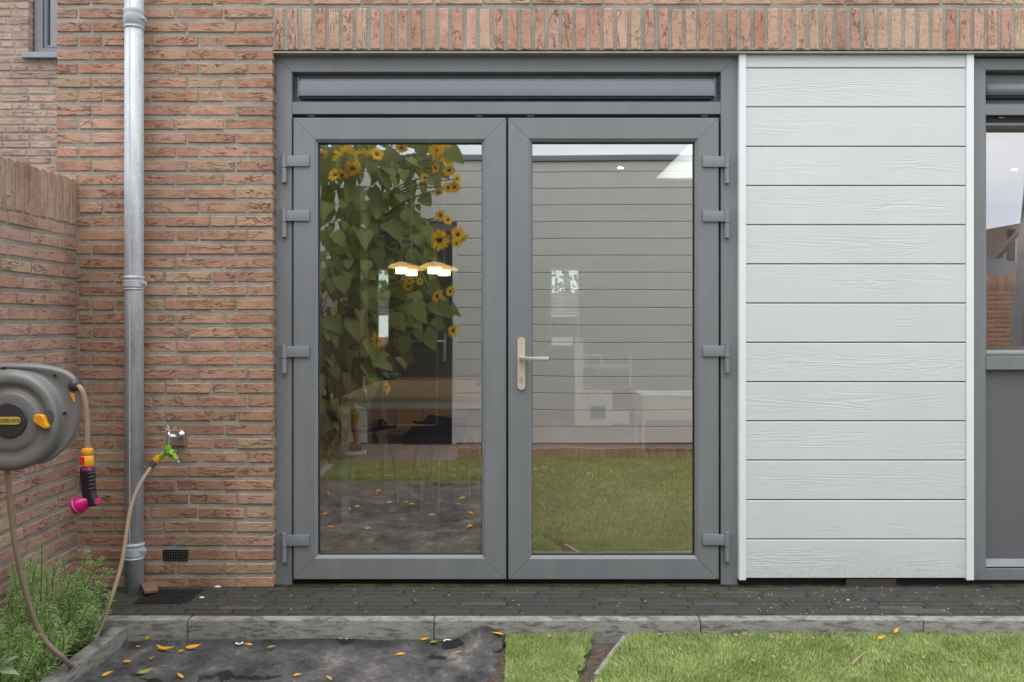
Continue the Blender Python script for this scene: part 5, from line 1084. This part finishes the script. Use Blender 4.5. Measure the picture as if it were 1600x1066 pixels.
for x, y, s, L in [(-3.0, 19, 1.0, 'leafy street tree seen through the far left window'), (1.5, 20, 1.1, 'leafy street tree behind the parked car')]:
    t_ = empty('street_tree', (x, y, -.03), L, 'tree'); b = MB(); b.tube([(x, y, -.1), (x + .1, y, 1.5), (x - .1, y + .1, 3.2)], [.14, .11, .06], 10); b.obj('trunk', M['wood_stem'], t_, smooth=True)
    leaf_cloud('crown', t_, (x, y, 3.2), (2.2 * s, 1.8, 1.9 * s), 1300, .12, M['treeleaf'], int(x * 3 + 20))

# ------------------------------------------------------------------ what the glass mirrors: shed, terrace, sunflowers, garden wall, gable house
SY = -5.02; ST = 2.87
sh = empty('garden_shed', (.3, SY - 1, -.1), 'pale boarded garden shed with dark grey door, mirrored in the door glass', 'shed')
b = MB(); b.box(-2.12, 2.75, SY - 2.2, SY - .03, -.12, ST - .02); b.obj('shed_core', plain('shed_core', (.2, .2, .19), .9), sh)
dX0, dX1 = P(578, 0, 9.1).x, P(703, 0, 9.1).x
z = -.09; k = 0
while z < ST - .03:
    h = min(.178, ST - z)
    for x0, x1 in ((-2.10, dX0 - .05), (dX1 + .06, 2.74)):
        if z > 2.15 and x0 < -2: x1 = 2.74
        if z > 2.15 and x0 > -2: continue
        b = MB(); e = .006; pr = [(0, 0), (.022, e * .3), (.026, e), (.026, h - .004 - e), (.020, h - .004), (0, h - .004)]; n = len(pr)
        b.add([(x0, SY - .03 + y, z + q) for y, q in pr] + [(x1, SY - .03 + y, z + q) for y, q in pr], [tuple(range(n)), tuple(range(2 * n - 1, n - 1, -1))] + [(i, (i + 1) % n, n + (i + 1) % n, n + i) for i in range(n)]); b.obj('board', M['shed'], sh)
    z += .178
for x in (-2.13, 2.71): b = MB(); b.box(x, x + .05, SY - .05, SY + .004, -.1, ST); b.obj('corner_trim', M['white_trim'], sh)
b = MB(); b.box(dX1 + .012, dX1 + .062, SY - .03, SY + .006, -.1, 2.12); b.obj('door_trim', M['white_trim'], sh)
b = MB(); b.box(-2.16, 2.79, SY - 2.25, SY + .03, ST + .002, ST + .06, bev=.004); b.obj('roof_edge', M['sillstone'], sh)
b = MB(); b.box(dX0, dX1, SY - .06, SY - .012, -.09, 2.12); M['anthr'] = plain('shed_door_grey', (.035, .037, .042), .45); dr_ = b.obj('shed_door', M['anthr'], sh)
b = MB(); a, c = dX0 + .13, dX1 - .16; b.box(a, c, SY - .0115, SY - .008, 1.0, 1.98); b.obj('glass_pane', M['darkglass'], dr_)
b = MB(); rframe(b, a - .015, c + .015, .985, 1.995, .02, SY - .0115, SY + .003); rframe(b, a - .015, c + .015, .1, .9, .012, SY - .0115, SY - .002); b.obj('door_moulding', M['frame'], dr_)
b = MB(); hx_ = dX1 - .075; b.box(hx_ - .02, hx_ + .02, SY - .0115, SY - .004, .78, 1.08, bev=.002); b.tube([(hx_, SY - .01, .99), (hx_, SY + .045, .99), (hx_ - .13, SY + .05, .99)], .010, 10); b.obj('door_handle', M['chrome'], dr_, ang=40)
# terrace of the shed
b = MB(); b.box(-2.5, -.52, SY - .3, -3.83, -.155, -.10); b.box(-.52, 2.8, SY - .3, -4.06, -.155, -.10); tag(b.obj('terrace', plain('terrace_paving', (.22, .16, .16), .8, 0, .3, 6, .5)), kind='structure')
te = empty('terrace_edge', (-1.5, -3.85, -.16)); te['kind'] = 'structure'
x = -2.5
while x < -.55: b = MB(); b.box(x, x + .49, -3.83, -3.775, -.22, -.092, bev=.004); b.obj('edging_stone', M['concrete'], te); x += .495
rb_ = random.Random(3); bk = empty('brick_border', (1.1, -4.0, -.16), 'upright reddish bricks edging the far lawn in front of the shed', 'border'); x = -.47; ms = []
me0 = None
while x < 2.75:
    if me0 is None:
        b = MB(); b.box(-.03, .03, -.025, .025, 0, .17, bev=.004); me0 = b.mesh('brick', M['brick'])
    o = bpy.data.objects.new('brick', me0); COL.objects.link(o); o.parent = bk; o.location = Vector((x, -4.0 + rb_.uniform(-.004, .004), -.16 + rb_.uniform(-.01, .004))) - Vector(bk.location); x += .0655

# sunflowers
rs = random.Random(5)
def sunleaf(parent, base, direction, L, wdt, mat):
    tip = base + direction.normalized() * L; nrm = Vector((rs.uniform(-.9, .9), rs.uniform(.25, 1), rs.uniform(-.2, 1)))
    v, f = leaf_geo(base, tip, wdt, nrm, rs.uniform(-.1, .5), 9, rs.uniform(.0, .5), True); w1_, w2_ = rs.uniform(0, 6), rs.uniform(.02, .07); v = [q + nrm.normalized() * L * w2_ * math.sin(i * 2.1 + w1_) * (0 if i % 3 == 1 else 1) + (q - v[(i // 3) * 3 + 1]) * (rs.uniform(-.16, .12)) for i, q in enumerate(v)]; b = MB(); b.add(v, f); b.obj('leaf', mat, parent, smooth=True, loc=base)
def flower(parent, c, r_, face):
    face = face.normalized(); b = MB(); b.lathe([(r_ * .28, -.012), (r_ * .30, 0), (r_ * .26, .010), (r_ * .15, .013), (.001, .010)], c, face, 18); h = b.obj('flower_head', M['disc'], parent, smooth=True)
    q = Vector((0, 0, 1)).rotation_difference(face); b = MB()
    for lay in range(2):
        for k in range(15):
            a = 2 * math.pi * (k + .5 * lay) / 15 + rs.uniform(-.1, .1); d = Vector((math.cos(a), math.sin(a), rs.uniform(.0, .45))).normalized(); L = r_ * rs.uniform(.8, 1.15)
            v, f = leaf_geo(Vector((math.cos(a), math.sin(a), 0)) * r_ * .24, Vector((math.cos(a), math.sin(a), 0)) * r_ * .24 + d * L, r_ * .27, Vector((0, 0, 1)), .3, 4, rs.uniform(-.1, .3)); b.add([c + q @ p for p in v], f)
    b.obj('petals', M['petal'], h, smooth=True)
    b = MB()
    for k in range(12):
        a = 2 * math.pi * k / 12; v, f = leaf_geo(Vector((0, 0, -.012)), Vector((math.cos(a) * r_ * .75, math.sin(a) * r_ * .75, -.025)), r_ * .3, Vector((0, 0, 1)), .2, 3); b.add([c + q @ p for p in v], f)
    b.obj('sepals', M['sunleaf'], h)
specs = [(-1.80, -4.18, 2.9, 'tall sunflower plant leftmost of three in front of the shed'), (-1.55, -4.02, 3.0, 'middle tall sunflower plant in front of the shed, mirrored in the left door'), (-1.25, -4.15, 2.8, 'sunflower plant leaning right in front of the shed door')]
plants = []; stems = []
for (x, y, h_, L) in specs:
    e = empty('sunflower', (x, y, -.12), L, 'sunflower', 'sunflowers before the shed'); cp = catmull([Vector((-1.78 + .06 * len(stems), y, -.12)), Vector(((x - 1.74) / 2 + .03, y, .8)), Vector((x - .03, y + .04, 1.7)), Vector((x + .06, y + .05, h_))], 8)
    b = MB(); b.tube(cp, [.022, .010], 8); b.obj('stem', M['stemg'], e, smooth=True); plants.append(e); stems.append(cp)
def stem_pt(i, z): return min(stems[i], key=lambda p: abs(p.z - z))
FL = [(543, 246, 17, .3), (568, 248, 14, .9), (552, 262, 11, .2), (524, 272, 9, -.2), (535, 272, 9, .3), (503, 240, 8, -1), (589, 240, 9, .2), (627, 230, 8, 0), (684, 236, 12, .5), (697, 240, 14, .4), (707, 235, 11, .8), (679, 262, 7, 1), (663, 278, 6, .3), (701, 266, 8, .2), (713, 280, 7, .6), (699, 294, 8, .5), (709, 293, 8, .4), (684, 301, 6, .3), (687, 338, 8, .4), (699, 345, 7, .7),
      (686, 377, 13, .2), (715, 368, 10, .5), (722, 374, 8, .9), (712, 382, 7, .3), (682, 463, 9, .7), (703, 456, 7, .9), (706, 515, 9, .7), (592, 531, 11, .4), (604, 604, 9, 1.0), (551, 648, 10, .2), (640, 440, 6, .3), (656, 441, 5, .3), (638, 448, 7, .3)]
for px, py, r_, tw_ in FL:
    c = RF(px, py, 8.0 + rs.uniform(-.1, .1)); i = 0 if px < 530 else (1 if px < 640 else 2); s0 = stem_pt(i, c.z - rs.uniform(.1, .3)); e = plants[i]
    mid = (c + s0) / 2 + Vector((0, -.02, .06)); b = MB(); b.tube([s0, mid, c - Vector((0, .02, 0))], [.008, .005], 6, smooth=4); b.obj('branch', M['stemg'], e, smooth=True)
    flower(e, c, r_ * 8.0 / F * 1.12, Vector((tw_ * 1.3 * rs.choice((1, 1, -.6)), rs.uniform(.3, 1), rs.uniform(-1.1, .25))) if r_ < 12 else Vector((tw_ * .6, 1, rs.uniform(-.3, .1))))
def in_mass(px, py):
    xr = np.interp(py, [225, 250, 300, 340, 400, 470, 520, 560, 600, 640, 690], [716, 706, 668, 668, 680, 715, 690, 640, 605, 535, 520])
    xl = 480; return xl < px < xr
n_ = 0; tries = 0
while n_ < 560 and tries < 9000:
    tries += 1; px, py = rs.uniform(484, 716), rs.uniform(200, 690) if rs.random() < .8 else rs.uniform(200, 420)
    if not in_mass(px, py): continue
    if py > 520 and rs.random() < .35: continue
    if n_ > 500: px, py = rs.uniform(490, 540), rs.uniform(520, 700)
    elif n_ > 450: px, py = rs.uniform(520, 600), rs.uniform(360, 520)
    dv_ = 8.15 + rs.uniform(-.22, .35); c = RF(px, py, dv_); i = 0 if px < 535 else (1 if px < 620 else 2); s0 = stem_pt(i, c.z + rs.uniform(-.15, .1))
    out_ = Vector(((c.x - s0.x) * 1.2 + rs.uniform(-.3, .3), rs.uniform(.0, .6), -rs.uniform(.35, 1.2))); L = rs.choice((rs.uniform(.07, .14), rs.uniform(.12, .24))); base = c - out_.normalized() * L * .4
    dry = py > 540 and rs.random() < .6
    sunleaf(plants[i], base, out_, L, L * rs.uniform(.6, 1.0), M['sunleaf_dry'] if dry else M['sunleaf'])
    if n_ % 3 == 0: b = MB(); b.tube([s0, (s0 + base) / 2 + Vector((0, 0, .03)), base], [.005, .003], 5, smooth=3); b.obj('leaf_stalk', M['stemg'], plants[i], smooth=True)
    n_ += 1
# pot-less planting ring for the sunflowers
b = MB(); b.lathe([(.24, 0), (.23, .02), (.15, .03), (.01, .035)], (-1.76, -4.13, -.115), n=30); tag(b.obj('flower_bed', M['soil'], smooth=True), kind='structure')

# garden wall on the far right and the gable house behind it
fw_ = empty('rear_garden_wall', (6, -7.9, 0), 'orange brick garden wall with soldier coping, mirrored in the right window', 'wall'); WT = CZ + 75 * 12 / F
b = MB(); b.box(2.9, 11, -8.05, -7.90, -.3, WT - .004); o = b.obj('mortar', M['mortar'], fw_, loc=(0, 0, 0)); o['kind'] = 'structure'
spn = []; rw = random.Random(9); z = WT - .24 
while z > -.15: spn += row_spans(3.0, 10.9, z, rw); z -= PITCH
x = 3.03
while x < 10.9: spn.append((x, x + .2, WT - .1, True)); x += .0625
rr_s = random.Random(6); V = []; FF = []
for x0_, x1_, z, vert in spn:
    Lb = (x1_ - x0_) / 2; hb = BH / 2; w_, h_ = (Lb, hb) if not vert else (hb, .1); cx = (x0_ + x1_) / 2 if not vert else x0_; b0 = len(V); yo = -7.895 + rr_s.uniform(-.002, .002); e = .005
    V += [(cx - w_, yo - e, z - h_), (cx + w_, yo - e, z - h_), (cx + w_, yo - e, z + h_), (cx - w_, yo - e, z + h_), (cx - w_ + e, yo, z - h_ + e), (cx + w_ - e, yo, z - h_ + e), (cx + w_ - e, yo, z + h_ - e), (cx - w_ + e, yo, z + h_ - e)]
    FF += [(b0 + 4, b0 + 5, b0 + 6, b0 + 7), (b0, b0 + 1, b0 + 5, b0 + 4), (b0 + 1, b0 + 2, b0 + 6, b0 + 5), (b0 + 2, b0 + 3, b0 + 7, b0 + 6), (b0 + 3, b0, b0 + 4, b0 + 7)]
bmat = NT('brick_orange'); gi_ = bmat.n('ShaderNodeNewGeometry'); bmat.set(bmat.ramp(gi_.outputs['Random Per Island'], [(0, (.46, .20, .10)), (.5, (.56, .27, .14)), (1, (.60, .33, .18))]), .9, 0, .2)
o = np_mesh('brickwork', np.array(V), np.array(FF), bmat.m); o.parent = fw_; o.location = -Vector(fw_.location); o['kind'] = 'stuff'
# gable house
D2 = 30.0
def H(px, py, dd=0): return RF(px, py, D2 + dd)
hs = empty('gable_house', (19, -26, -.1), 'pale rendered house with brown gabled roof, mirrored beyond the garden wall', 'house')
apex = H(1592, 358); lowp = H(1530, 432); yb_ = apex.y
ww2 = apex.x - lowp.x; slope = (apex.z - lowp.z) / ww2
gxl, gxr = lowp.x - .3, apex.x * 2 - lowp.x + .3
b = MB(); b.prism([(gxl, -.2), (gxr, -.2), (gxr, lowp.z - .3 * slope), (apex.x, apex.z - .05), (gxl, lowp.z - .3 * slope)], yb_ - 9, yb_); b.obj('wall', plain('house_render', (.82, .74, .74), .9), hs)
for s in (-1, 1):
    b = MB(); ex = gxl - .35 if s < 0 else gxr + .35; ez = lowp.z - (.3 + .35) * slope
    v = [(apex.x, yb_ + .35, apex.z), (ex, yb_ + .35, ez), (ex, yb_ - 9.3, ez), (apex.x, yb_ - 9.3, apex.z)]; b.add(v + [(a, c, d + .16) for a, c, d in v], [(0, 1, 2, 3), (7, 6, 5, 4), (0, 4, 5, 1), (1, 5, 6, 2), (2, 6, 7, 3), (3, 7, 4, 0)]); b.obj('roof', plain('roof_tile', (.13, .085, .06), .85, 0, .3, 9, .5), hs)
b = MB(); a_ = H(1576, 416); c_ = H(1583, 366); b.box(a_.x - .12, a_.x + .12, yb_, yb_ + .1, -.1, a_.z + 1.2); b.obj('downpipe', M['anthr'], hs)
for px in (1568, 1581):
    a_, c_ = H(px - 3.2, 415), H(px + 3.2, 385); f_ = MB(); f_.box(a_.x, c_.x, yb_ + .005, yb_ + .05, a_.z, c_.z); wf = f_.obj('window', M['kitwhite'], hs); b = MB(); b.box(a_.x + .08, c_.x - .08, yb_ + .055, yb_ + .06, a_.z + .08, c_.z - .08); b.obj('pane', M['darkglass'], wf)
b = MB(); a_ = RF(1546, 420, 22); b.add([(a_.x - 2, a_.y, -.1), (a_.x + 1.6, a_.y, -.1), (a_.x + 1.6, a_.y, 2.25), (a_.x - .6, a_.y, 2.65), (a_.x - 2, a_.y, 2.75)], [(0, 1, 2, 3, 4)]); o = b.obj('outbuilding', plain('outbuilding_grey', (.33, .33, .36), .9)); s2 = o.modifiers.new('s', 'SOLIDIFY'); s2.thickness = 1.5; tag(o, 'low grey outbuilding with sloping roof behind the garden wall', 'outbuilding')
# closed parasol under its cover
pc = empty('covered_parasol', (4.27, -2.95, -.1), 'closed parasol under a grey fabric cover, at the right edge of the window glass', 'parasol')
b = MB(); n1, n2 = 26, 24; vs = []
for i in range(n1):
    t_ = i / (n1 - 1); z = .55 + 2.15 * t_; r_ = .185 * (1 - .74 * t_ ** 1.2) + .01
    for k in range(n2): a = 2 * math.pi * k / n2; q = r_ * (1 + .13 * math.sin(a * 5 + t_ * 3) + .06 * math.sin(a * 9 + t_ * 11)); vs.append((4.27 + q * math.cos(a), -2.95 + q * math.sin(a), z))
b.add(vs, [(i * n2 + k, i * n2 + (k + 1) % n2, (i + 1) * n2 + (k + 1) % n2, (i + 1) * n2 + k) for i in range(n1 - 1) for k in range(n2)] + [tuple(range((n1 - 1) * n2, n1 * n2))]); b.obj('cover', plain('cover_fabric', (.22, .21, .245), .8, 0, .2, 12, .5, 60), pc, smooth=True)
b = MB(); b.tube([(4.27, -2.95, -.05), (4.27, -2.95, 2.75)], .024, 12); b.obj('pole', M['nickel'], pc); b = MB(); b.box(4.0, 4.54, -3.22, -2.68, -.11, -.03, bev=.01); b.obj('base', M['concrete'], pc)

# ------------------------------------------------------------------ person standing behind the sunflowers
def skinned(name, verts, edges, radii, mat, parent, root=0, sub=2):
    me = bpy.data.meshes.new(name); me.from_pydata([tuple(v) for v in verts], edges, []); me.materials.append(mat); o = bpy.data.objects.new(name, me); COL.objects.link(o)
    o.modifiers.new('skin', 'SKIN'); o.modifiers.new('sub', 'SUBSURF').levels = sub; o.modifiers['sub'].render_levels = sub
    for i, r_ in enumerate(radii): sv = me.skin_vertices[0].data[i]; sv.radius = (r_, r_) if not hasattr(r_, '__len__') else r_; sv.use_root = (i == root)
    dg = bpy.context.evaluated_depsgraph_get(); dg.update(); m2 = bpy.data.meshes.new_from_object(o.evaluated_get(dg)); bpy.data.objects.remove(o)
    m2.name = name; m2.materials.clear(); m2.materials.append(mat); m2.polygons.foreach_set('material_index', [0] * len(m2.polygons)); m2.polygons.foreach_set('use_smooth', [True] * len(m2.polygons)); o = bpy.data.objects.new(name, m2); COL.objects.link(o)
    if parent: o.parent = parent
    return o
M['skin'] = plain('skin', (.50, .29, .20), .5, 0, .08, 10, 0); M['navy'] = plain('navy_mesh_shoe', (.035, .025, .12), .7); M['sole'] = plain('white_sole', (.75, .75, .77), .5); M['shirt'] = plain('dark_shirt', (.05, .05, .06), .9); M['shorts'] = plain('brown_shorts', (.16, .10, .075), .9); M['hair'] = plain('brown_hair', (.05, .03, .018), .7)
pp = empty('person', (-1.55, -4.42, -.10), 'person in dark shirt, brown shorts and navy running shoes behind the sunflowers', 'person')
# local axes: facing -x; left/right along y
V3 = Vector; vv = [V3((0, 0, .95)), V3((0, 0, 1.12)), V3((.0, 0, 1.30)), V3((-.01, 0, 1.45)), V3((-.02, 0, 1.53)), V3((-.04, 0, 1.62)), V3((-.05, 0, 1.70)),
      V3((.03, .10, .88)), V3((.0, .10, .50)), V3((.05, .10, .28)), V3((.055, .10, .10)), V3((-.05, .10, .045)), V3((-.14, .10, .035)),
      V3((-.02, -.10, .88)), V3((-.10, -.11, .50)), V3((-.07, -.11, .28)), V3((-.08, -.11, .10)), V3((-.17, -.11, .045)), V3((-.26, -.11, .035)),
      V3((0, .17, 1.41)), V3((.02, .22, 1.13)), V3((-.12, .20, .93)), V3((-.17, .20, .88)), V3((0, -.17, 1.41)), V3((.02, -.22, 1.13)), V3((-.12, -.20, .93)), V3((-.17, -.20, .88))]
ee = [(0, 1), (1, 2), (2, 3), (3, 4), (4, 5), (5, 6), (0, 7), (7, 8), (8, 9), (9, 10), (10, 11), (11, 12), (0, 13), (13, 14), (14, 15), (15, 16), (16, 17), (17, 18), (3, 19), (19, 20), (20, 21), (21, 22), (3, 23), (23, 24), (24, 25), (25, 26)]
rd = [(.15, .11), (.14, .10), (.16, .11), (.13, .08), .055, (.085, .075), (.08, .07), .088, .058, .058, .038, .034, .03, .088, .058, .058, .038, .034, .03, .05, .040, .028, .03, .05, .040, .028, .03]
body_ = skinned('body', vv, ee, rd, M['skin'], pp)
for s in (.20, -.20):
    for k in range(4):
        o_ = (-.19, s + (k - 1.5) * .017, .865); L = (.07, .078, .074, .058)[k]; skinned('finger', [V3(o_), V3((o_[0] - .018, o_[1], o_[2] - L * .45)), V3((o_[0] - .010, o_[1], o_[2] - L * .8)), V3((o_[0] + .004, o_[1], o_[2] - L))], [(0, 1), (1, 2), (2, 3)], [.009, .0085, .008, .0065], M['skin'], body_, 0, 1)
    skinned('thumb', [V3((-.165, s * .93, .89)), V3((-.19, s * .84, .865)), V3((-.195, s * .82, .835))], [(0, 1), (1, 2)], [.011, .010, .008], M['skin'], body_, 0, 1)
for i_, s in enumerate((.10, -.11)):
    tx = [.055, -.08][i_]
    k0 = [-.10, -.12][i_]
    skinned('shoe', [V3((tx + .02, s, .055)), V3((tx - .04, s, .06)), V3((tx - .12, s, .042)), V3((tx - .20, s, .032)), V3((tx - .005, s, .095))], [(0, 1), (1, 2), (2, 3), (0, 4)], [.044, .046, .042, .034, .047], M['navy'], pp, 1)
    b = MB(); pl = [(tx + .075, s - .03), (tx + .085, s), (tx + .075, s + .03), (tx, s + .042), (tx - .12, s + .05), (tx - .22, s + .035), (tx - .245, s), (tx - .22, s - .035), (tx - .12, s - .05), (tx, s - .042)]
    n = len(pl); base = [(x, y, 0) for x, y in pl]; top = [(x + (.008 if x > tx else -.004), y, .034 if x > tx - .05 else .020) for x, y in pl]; b.add(base + top, [tuple(range(n))[::-1], tuple(range(n, 2 * n))] + [(i, (i + 1) % n, n + (i + 1) % n, n + i) for i in range(n)]); me = b.mesh('sole', M['sole']); o = bpy.data.objects.new('sole', me); COL.objects.link(o); o.parent = pp
skinned('shirt', [vv[0] + V3((0, 0, .04)), vv[1], vv[2], vv[3], V3((0, .17, 1.415)), V3((.02, .215, 1.20)), V3((0, -.17, 1.415)), V3((.02, -.215, 1.20))], [(0, 1), (1, 2), (2, 3), (3, 4), (4, 5), (3, 6), (6, 7)], [(.165, .125), (.155, .115), (.172, .122), (.14, .09), .064, .058, .064, .058], M['shirt'], pp)
skinned('shorts', [vv[0], vv[7], V3((.02, .10, .58)), vv[13], V3((-.08, -.11, .58))], [(0, 1), (1, 2), (0, 3), (3, 4)], [(.165, .125), .10, .09, .10, .09], M['shorts'], pp)
b = MB(); hd_ = V3((-.045, 0, 1.665)); bm = bmesh.new(); bmesh.ops.create_uvsphere(bm, u_segments=24, v_segments=16, radius=1)
for v in bm.verts:
    c = v.co.copy(); v.co = V3((c.x * .102, c.y * .082, c.z * .112)) + V3((.012, 0, .022)) + hd_
    if c.x < -.35 and c.z < .45: v.co.x += .055 * (-.35 - c.x) * 1.5
    if c.z < -.35: v.co.z = hd_.z + .022 - .112 * .35
b.bm(bm); me = b.mesh('hair', M['hair'], True); o = bpy.data.objects.new('hair', me); COL.objects.link(o); o.parent = pp
b = MB(); b.lathe([(.001, 0), (.010, .006), (.014, .022), (.009, .034)], (hd_.x - .085 - .018, 0, hd_.z - .02), (.45, 0, 1), 10); me = b.mesh('nose', M['skin'], True); o = bpy.data.objects.new('nose', me); COL.objects.link(o); o.parent = body_
for s in (-1, 1):
    b = MB(); b.lathe([(.001, -.008), (.010, -.004), (.012, 0), (.009, .006), (.001, .008)], (hd_.x - .078, s * .03, hd_.z + .005), (1, 0, 0), 12); me = b.mesh('eye', M['sole'], True); o = bpy.data.objects.new('eye', me); COL.objects.link(o); o.parent = body_
    b = MB(); b.lathe([(.022, -.004), (.026, 0), (.016, .006), (.001, .004)], (hd_.x + .012, s * .078, hd_.z), (0, s, 0), 14); me = b.mesh('ear', M['skin'], True); o = bpy.data.objects.new('ear', me); COL.objects.link(o); o.parent = body_
b = MB(); b.tube([(hd_.x - .078, -.02, hd_.z - .048), (hd_.x - .088, 0, hd_.z - .046), (hd_.x - .078, .02, hd_.z - .048)], .004, 8); me = b.mesh('mouth', plain('lips', (.4, .15, .12), .5), True); o = bpy.data.objects.new('mouth', me); COL.objects.link(o); o.parent = body_
# yellow petals scattered over the far strip of turf and the far half of the cloth
V = []; FF = []; rp = random.Random(12)
for i in range(70):
    if i < 50: x, y, z = rp.uniform(-1.75, .9), rp.uniform(-3.8, -2.98), -.085
    else: x, y = rp.uniform(-1.4, -.1), rp.uniform(-2.7, -1.1); z = cloth_z(x, y) + .004
    a = rp.uniform(0, 6.28); L = rp.uniform(.018, .034); d = Vector((math.cos(a), math.sin(a), 0)); v, f = leaf_geo(Vector((x, y, z)) - d * L, Vector((x, y, z + .008)) + d * L, L * .8, Vector((.2, .4, 1)), .5, 4, .2)
    b0 = len(V); V += [tuple(q) for q in v]; FF += [tuple(b0 + k for k in q) for q in f]
o = np_mesh('petal_scatter', np.array(V), np.array(FF), M['petal_fallen']); tag(o, 'many tiny yellow petals scattered over the far turf strip, mirrored in the doors', 'petals', kind='stuff')
